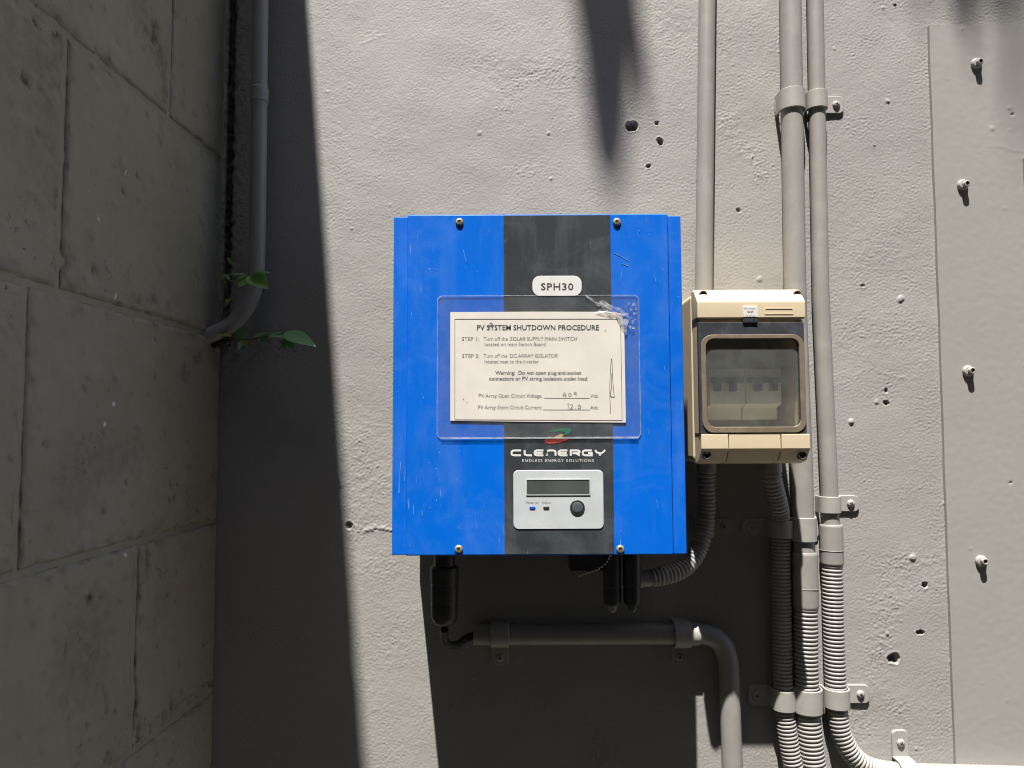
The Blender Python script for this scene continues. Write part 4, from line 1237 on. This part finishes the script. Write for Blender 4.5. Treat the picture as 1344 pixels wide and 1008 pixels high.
crinkle([(786, 396), (792, 393), (799, 399), (806, 402), (815, 405), (823, 411), (827, 418), (824, 426), (822, 440), (819, 424), (816, 413), (806, 410), (796, 410), (780, 410), (790, 404)], 3, 0.0012)
crinkle([(767, 386.5), (775, 390), (783, 396), (789, 400), (786, 403), (779, 397), (771, 391)], 4, 0.0006)
for k, (x, y) in enumerate(((821, 402), (825, 398), (823, 412), (829, 406), (832, 400), (828, 417), (833, 411), (824, 421), (830, 423), (834, 419), (827, 429), (822, 434), (831, 431), (834, 405))):
    rg = random.Random(50 + k)
    crinkle([(x + rg.uniform(1.0, 3.2) * math.cos(a), y + rg.uniform(1.0, 3.4) * math.sin(a)) for a in (0.2, 1.4, 2.5, 3.7, 5.0)], 70 + k, 0.0006)

# ------------------------------------------------------------------ isolator enclosure
DI_F = 0.140
iso = thing('isolator_box', P(985, 609, 0.05), 'cream plastic isolator enclosure with a smoked window right of the blue inverter', 'switch box')
lx0, lx1 = P(917, 495, DI_F).x, P(1060.5, 495, DI_F).x
bx0, bx1 = P(901.5, 495, 0.084).x, lx1 + 0.003
zt = P(985, 381, 0.118).z; zbm = P(985, 609, 0.12).z
# body: open tray
bm = new()
out = rrect(bx0, bx1, zbm + 0.001, zt - 0.001, 0.008, 4)
inn = rrect(bx0 + 0.006, bx1 - 0.006, zbm + 0.007, zt - 0.007, 0.005, 4)
add_ring(bm, out, inn, 0.0165, 0.1105, 0.0025)
add_plate(bm, inset_poly(out, 0.001), 0.0005, 0.016, 0.0)
build('base_tray', bm, M['beige'], iso, None, 40)
z395, z418 = P(985, 395, DI_F).z, P(985, 418.3, DI_F).z
z570, z589 = P(985, 570, DI_F).z, P(985, 589, DI_F).z
bm = new(); add_prism_x(bm, [(0.111, zt), (0.123, zt), (DI_F, z395), (DI_F, z418), (0.111, z418)], lx0, lx1, 0.0022)
lid_top = build('lid_top', bm, M['beige'], iso, None, 50)
# lower lid in three pieces with seams
xs1, xs2 = P(956.5, 580, DI_F).x, P(1025.5, 580, DI_F).x
for k, (xa, xb) in enumerate(((lx0 + 0.0015, xs1 - 0.0004), (xs1 + 0.0004, xs2 - 0.0004), (xs2 + 0.0004, lx1 + 0.0005))):
    bm = new(); add_prism_x(bm, [(0.111, z570), (DI_F - 0.0005 * (k == 1), z570), (DI_F - 0.0005 * (k == 1), z589), (0.128, zbm + 0.004), (0.111, zbm)], xa, xb, 0.0008)
    build('lid_bottom', bm, M['beige'], iso, None, 40)
for xa, xb in ((lx0 + 0.001, lx0 + 0.005), (lx1 - 0.005, lx1 - 0.001)):
    bm = new(); add_box(bm, xa, xb, -0.1325, -0.1108, z570 + 0.0005, z418 - 0.0005, 0.001)
    build('side_rail', bm, M['beige'], iso)
# hinged window door
x0, x1, z0, z1 = quad(917.8, 1057.6, 422.6, 569.4, DI_F)
n_c = 6
outer = rrect(x0, x1, z0, z1, 0.0012, n_c)
gx0, gx1, gz0, gz1 = quad(921, 1057, 439, 568, DI_F)
hx0, hx1, hz0, hz1 = quad(927.8, 1050, 444.5, 560, DI_F)
hole = rrect(hx0, hx1, hz0, hz1, 0.009, n_c)
bm = new(); add_ring(bm, outer, hole, 0.1335, DI_F - 0.001, 0.0006)
door = build('window_door', bm, M['door'], iso, None, 40)
bm = new(); add_ring(bm, rrect(gx0, gx1, gz0, gz1, 0.013, n_c), rrect(hx0 - 0.0002, hx1 + 0.0002, hz0 - 0.0002, hz1 + 0.0002, 0.009, n_c), DI_F - 0.0015, DI_F + 0.0003, 0.0005)
build('gasket', bm, M['gasket'], door, None, 40)
bm = new(); add_plate(bm, rrect(hx0 - 0.0004, hx1 + 0.0004, hz0 - 0.0004, hz1 + 0.0004, 0.009, n_c), 0.1355, 0.1358, 0.0)
build('window_pane', bm, M['pane'], door, None, None)
# label plate and latch
x0, x1, z0, z1 = quad(975.5, 994.5, 402, 416, DI_F + 0.0015)
bm = new(); add_box(bm, x0, x1, -DI_F - 0.0015, -DI_F + 0.001, z0, z1, 0.0003)
plate = build('label_plate', bm, M['white'], iso)
lettering('DC Isolator', 977, 992.6, 405.6, 2.0, DI_F + 0.0017, M['ink_mid'], plate)
lettering('PV Array', 978.5, 991.5, 415.0, 2.0, DI_F + 0.0017, M['ink_faded'], plate)
lettering('ON OFF', 981, 988.8, 410.6, 2.8, DI_F + 0.0017, M['ink'], plate, bold=0.02)
x0, x1, z0, z1 = quad(975.5, 994.5, 416.6, 423.6, DI_F + 0.001)
bm = new(); add_box(bm, x0, x1, -DI_F - 0.001, -DI_F + 0.006, z0, z1, 0.0006)
build('latch', bm, M['black'], iso)
x0, x1, z0, z1 = quad(1003.5, 1041, 404.5, 412.5, DI_F)
bm = new(); add_ring(bm, rrect(x0, x1, z0, z1, 0.001, 3), rrect(x0 + 0.0009, x1 - 0.0009, z0 + 0.0009, z1 - 0.0009, 0.0006, 3), DI_F - 0.0005, DI_F + 0.0005)
build('embossed_frame', bm, M['beige'], iso)
for px, py, d in ((922.5, 386.6, 0.129), (1046, 386.4, 0.129), (927.5, 597.5, 0.1345), (1052.5, 597.8, 0.1345)):
    c = P(px, py, d)
    bm = new(); add_lathe(bm, c, [(0.0046, -0.004), (0.0046, 0.0022), (0.0040, 0.0026), (0.0034, 0.0022), (0.0032, 0.0)], 'Y', 18)
    s = build('screw', bm, M['gasket'] if py < 500 else M['dark'], iso, None, 40)
    bm = new(); add_lathe(bm, c, [(0.0033, -0.001), (0.0033, 0.0007)], 'Y', 12)
    build('socket', bm, M['dark'], s)
# breakers behind the window
rail_z = P(985, 506, 0.097).z
for xa, xb, togs in ((931, 977, (941, 962)), (978, 1024.5, (994.5, 1014.5))):
    xA, xB = P(xa, 500, 0.0930).x, P(xb, 500, 0.0930).x
    bm = new()
    prof = [(0.0162, rail_z + 0.045), (0.0790, rail_z + 0.045), (0.0790, rail_z + 0.022), (0.0950, rail_z + 0.020), (0.0950, rail_z - 0.022), (0.0790, rail_z - 0.026), (0.0790, rail_z - 0.040), (0.0162, rail_z - 0.040)]
    add_prism_x(bm, prof, xA, xB, 0.0008)
    br = build('breaker', bm, M['breaker'], iso, None, 40)
    bm = new(); add_box(bm, xA + 0.001, xB - 0.001, -0.0965, -0.0940, rail_z + 0.003, rail_z + 0.010, 0.0004)
    build('toggle_bar', bm, M['black'], br)
    for tx in togs:
        x_ = P(tx, 506, 0.0990).x
        bm = new(); add_box(bm, x_ - 0.0036, x_ + 0.0036, -0.1050, -0.0945, rail_z - 0.007, rail_z + 0.004, 0.0008)
        build('toggle', bm, M['black'], br)

# ------------------------------------------------------------------ weed in the corner
weed = thing('weed', P(292, 440, 0.03), 'small green weed growing from the corner joint beside the bent conduit', 'plant')
def leaf(base, tip, width, mat, normal=(0, -1, 0.3), fold=0.25, droop=0.0, lobes=0.0):
    base, tip = Vector(base), Vector(tip)
    ax = tip - base; L = ax.length; ax.normalize()
    nrm = Vector(normal); nrm = (nrm - ax * nrm.dot(ax)).normalized()
    side = ax.cross(nrm)
    n = 10
    bm = new(); rows = []
    for i in range(n + 1):
        t_ = i / n
        w = width * 0.8 * (math.sin(math.pi * min(1, t_ ** 0.75)) ** 0.9) * (1 - 0.25 * t_)
        w *= 1 + lobes * math.sin(i * 2.1)
        c = base + ax * (L * t_) + nrm * (-droop * L * t_ * t_)
        rows.append([bm.verts.new(c + side * (w * s) + nrm * (abs(s) * w * fold)) for s in (-1, -0.5, 0, 0.5, 1)])
    for a, b in zip(rows[:-1], rows[1:]):
        for k in range(4):
            bm.faces.new((a[k], a[k + 1], b[k + 1], b[k]))
    bmesh.ops.remove_doubles(bm, verts=bm.verts, dist=1e-6)
    me = bpy.data.meshes.new('leaf'); bm.to_mesh(me); bm.free()
    return link_mesh('leaf', me, M[mat], weed, None, 80)
def stem(pts, r=0.0011):
    bm = new(); q = smooth_path(pts, 6); add_tube(bm, q, [r * (1 - 0.5 * i / len(q)) for i in range(len(q))], 8)
    build('stem', bm, M['stem'], weed, None, 60)
stem(line_pts((290, 440, 0.03), (294, 400, 0.035), (297, 375, 0.045), (308, 366, 0.055), (324, 362, 0.06)))
stem(line_pts((290, 442, 0.03), (310, 446, 0.04), (335, 444, 0.048), (360, 440, 0.05), (374, 437, 0.052)))
stem(line_pts((292, 436, 0.03), (300, 420, 0.03), (299, 392, 0.03), (296, 352, 0.03), (301, 330, 0.03)), 0.0007)
leaf(P(330, 361, 0.060), P(356, 358, 0.072), 0.011, 'leaf', (0, -0.5, 1), 0.2)
leaf(P(328, 362, 0.060), P(351, 377, 0.072), 0.017, 'leaf', (0.2, -0.8, 0.6), 0.2, 0.1)
leaf(P(326, 362, 0.060), P(313, 377, 0.066), 0.014, 'leaf', (-0.1, -0.8, 0.5), 0.2)
leaf(P(324, 362, 0.060), P(302, 369, 0.055), 0.010, 'leaf_dark', (0, -0.6, 0.8), 0.2)
leaf(P(320, 361, 0.058), P(300, 360, 0.05), 0.009, 'leaf_dark', (0, -0.5, 1), 0.2)
leaf(P(330, 360, 0.060), P(348, 353, 0.066), 0.008, 'leaf', (0, -0.5, 1), 0.2)
leaf(P(372, 437, 0.052), P(415, 453, 0.066), 0.017, 'leaf_dark', (0.1, -0.7, 0.8), 0.2, 0.05)
leaf(P(352, 440, 0.05), P(382, 443, 0.06), 0.013, 'leaf_dark', (0, -0.5, 1), 0.2)
leaf(P(330, 444, 0.048), P(356, 436, 0.055), 0.010, 'leaf_dark', (0, -0.6, 1), 0.2)
leaf(P(312, 446, 0.04), P(322, 428, 0.045), 0.011, 'leaf_dark', (0, -1, 0.4), 0.2)
leaf(P(285, 434, 0.036), P(305, 442, 0.05), 0.008, 'leaf_yellow', (0, -0.7, 0.8), 0.2)
leaf(P(376, 445, 0.05), P(387, 459, 0.052), 0.006, 'leaf_dark', (0, -1, 0.3), 0.2)
leaf(P(372, 445, 0.05), P(374, 460, 0.052), 0.005, 'leaf_dark', (0, -1, 0.3), 0.2)
rgw = random.Random(21)
for (px_, py_, d_, n_) in ((300, 392, 0.032, 3), (297, 360, 0.04, 3), (318, 446, 0.042, 3), (345, 442, 0.05, 3), (300, 338, 0.03, 2), (296, 430, 0.034, 3)):
    for k in range(n_):
        a_ = rgw.uniform(-2.6, 0.6); l_ = rgw.uniform(7, 15)
        leaf(P(px_, py_, d_), P(px_ + l_ * math.cos(a_), py_ - l_ * math.sin(a_), d_ + rgw.uniform(0.002, 0.012)), rgw.uniform(0.003, 0.006), rgw.choice(['leaf', 'leaf_dark', 'leaf_dark', 'leaf_yellow']), (rgw.uniform(-.4, .4), -0.8, rgw.uniform(0.2, 1)), 0.25, rgw.uniform(0, 0.2))
stem(line_pts((372, 440, 0.05), (366, 425, 0.04), (358, 405, 0.02), (352, 395, 0.006)), 0.0006)
stem(line_pts((376, 440, 0.05), (380, 452, 0.045), (388, 462, 0.03)), 0.0006)
# soil and litter lodged in the joint
bm = new()
rg = random.Random(5)
for k in range(60):
    px, py = rg.gauss(287, 9), rg.gauss(445, 7)
    r_ = bmesh.ops.create_icosphere(bm, subdivisions=1, radius=rg.uniform(0.0015, 0.0042))
    off = P(px, py, rg.uniform(0.003, 0.03)); off.x = max(off.x, X_CORNER + 0.001)
    for v in r_['verts']: v.co = off + Vector((v.co.x * rg.uniform(.6, 1.3), v.co.y, v.co.z * rg.uniform(.5, 1.1)))
o = build('soil_litter', bm, M['soil'], None, P(287, 445, 0.01), 30)
tag(o, 'dark soil and litter lodged in the wall corner below the bent conduit', 'soil', None, 'stuff')

# ------------------------------------------------------------------ palm beside the passage (throws the soft leaf shadows)
palm = thing('palm_tree', (2.6, -1.5, GROUND_Z), 'palm tree with fronds hanging over the passage above the wall', 'tree')
T_UP = 3.9
def cast(px, py, t_up=T_UP):
    return P(px, py, 0) + SUN * (t_up / SUN.z)
def leaflet(poly, t_up=T_UP):
    bm = new()
    pts = [cast(x, y, t_up) for x, y in poly]
    a = [bm.verts.new(p) for p in pts]; b = [bm.verts.new(p + Vector((0, 0.0015, 0))) for p in pts]
    bm.faces.new(a); bm.faces.new(b)
    n = len(pts)
    for i in range(n): bm.faces.new((a[i], a[(i + 1) % n], b[(i + 1) % n], b[i]))
    build('leaflet', bm, M['palm'], palm, None, 40)
leaflet([(730, -140), (746, -30), (762, 60), (770, 130), (776, 180), (783, 225), (794, 250), (804, 254), (814, 246), (822, 220), (825, 180), (829, 110), (834, 40), (838, -30), (842, -140)])
leaflet([(800, -140), (812, 0), (826, 70), (836, 120), (845, 165), (852, 150), (853, 110), (846, 60), (838, 0), (826, -140)], 3.6)
leaflet([(1172, -140), (1188, -50), (1198, 0), (1208, 26), (1214, 10), (1212, -40), (1206, -140)], 4.6)
leaflet([(1255, -140), (1258, 0), (1263, 60), (1272, 108), (1280, 70), (1284, 0), (1286, -140)], 4.2)
leaflet([(1318, -140), (1320, 60), (1326, 180), (1332, 225), (1340, 180), (1344, 60), (1346, -140)], 6.0)
leaflet([(1215, -140), (1225, -40), (1240, 8), (1300, 4), (1345, -6), (1380, -60), (1390, -140)], 5.2)
rib = smooth_path([cast(700, -170, 3.0), cast(790, -165, 3.0) + Vector((0, 0, 0.02)), cast(1200, -220, 4.0), cast(1400, -260, 4.6), Vector((2.2, -1.45, 5.0)), Vector((2.6, -1.5, 4.9))], 8)
bm = new(); add_tube(bm, rib, [0.006 + 0.02 * i / len(rib) for i in range(len(rib))], 10)
build('frond_rib', bm, M['palm'], palm)
bm = new(); add_tube(bm, [Vector((2.6 + 0.05 * math.sin(k * 0.5), -1.5, GROUND_Z + k * 0.8)) for k in range(9)], [0.16, 0.14, 0.13, 0.125, 0.12, 0.12, 0.115, 0.11, 0.10], 16)
build('trunk', bm, M['bark'], palm)
for k in range(7):
    a = k * 0.9 + 0.4
    base = Vector((2.6, -1.5, 4.9)); dirv = Vector((math.cos(a) * 0.6 + 0.7, math.sin(a) * 0.8 - 0.3, 0))
    pts = smooth_path([base, base + dirv * 0.5 + Vector((0, 0, 0.45)), base + dirv * 1.1 + Vector((0, 0, 0.4)), base + dirv * 1.6 + Vector((0, 0, -0.1))], 6)
    bm = new()
    add_tube(bm, pts, [0.02 * (1 - 0.8 * i / len(pts)) for i in range(len(pts))], 6)
    sd = Vector((-dirv.y, dirv.x, 0)).normalized()
    for i in range(3, len(pts) - 1):
        for s in (-1, 1):
            p = pts[i]; q_ = p + sd * (0.42 * s) + dirv * 0.12 + Vector((0, 0, -0.28))
            w = (pts[i + 1] - pts[i]) * 0.45
            bm.faces.new([bm.verts.new(p - w), bm.verts.new(p + w), bm.verts.new(q_ + w * 0.1)])
    build('frond', bm, M['palm'], palm, None, None)
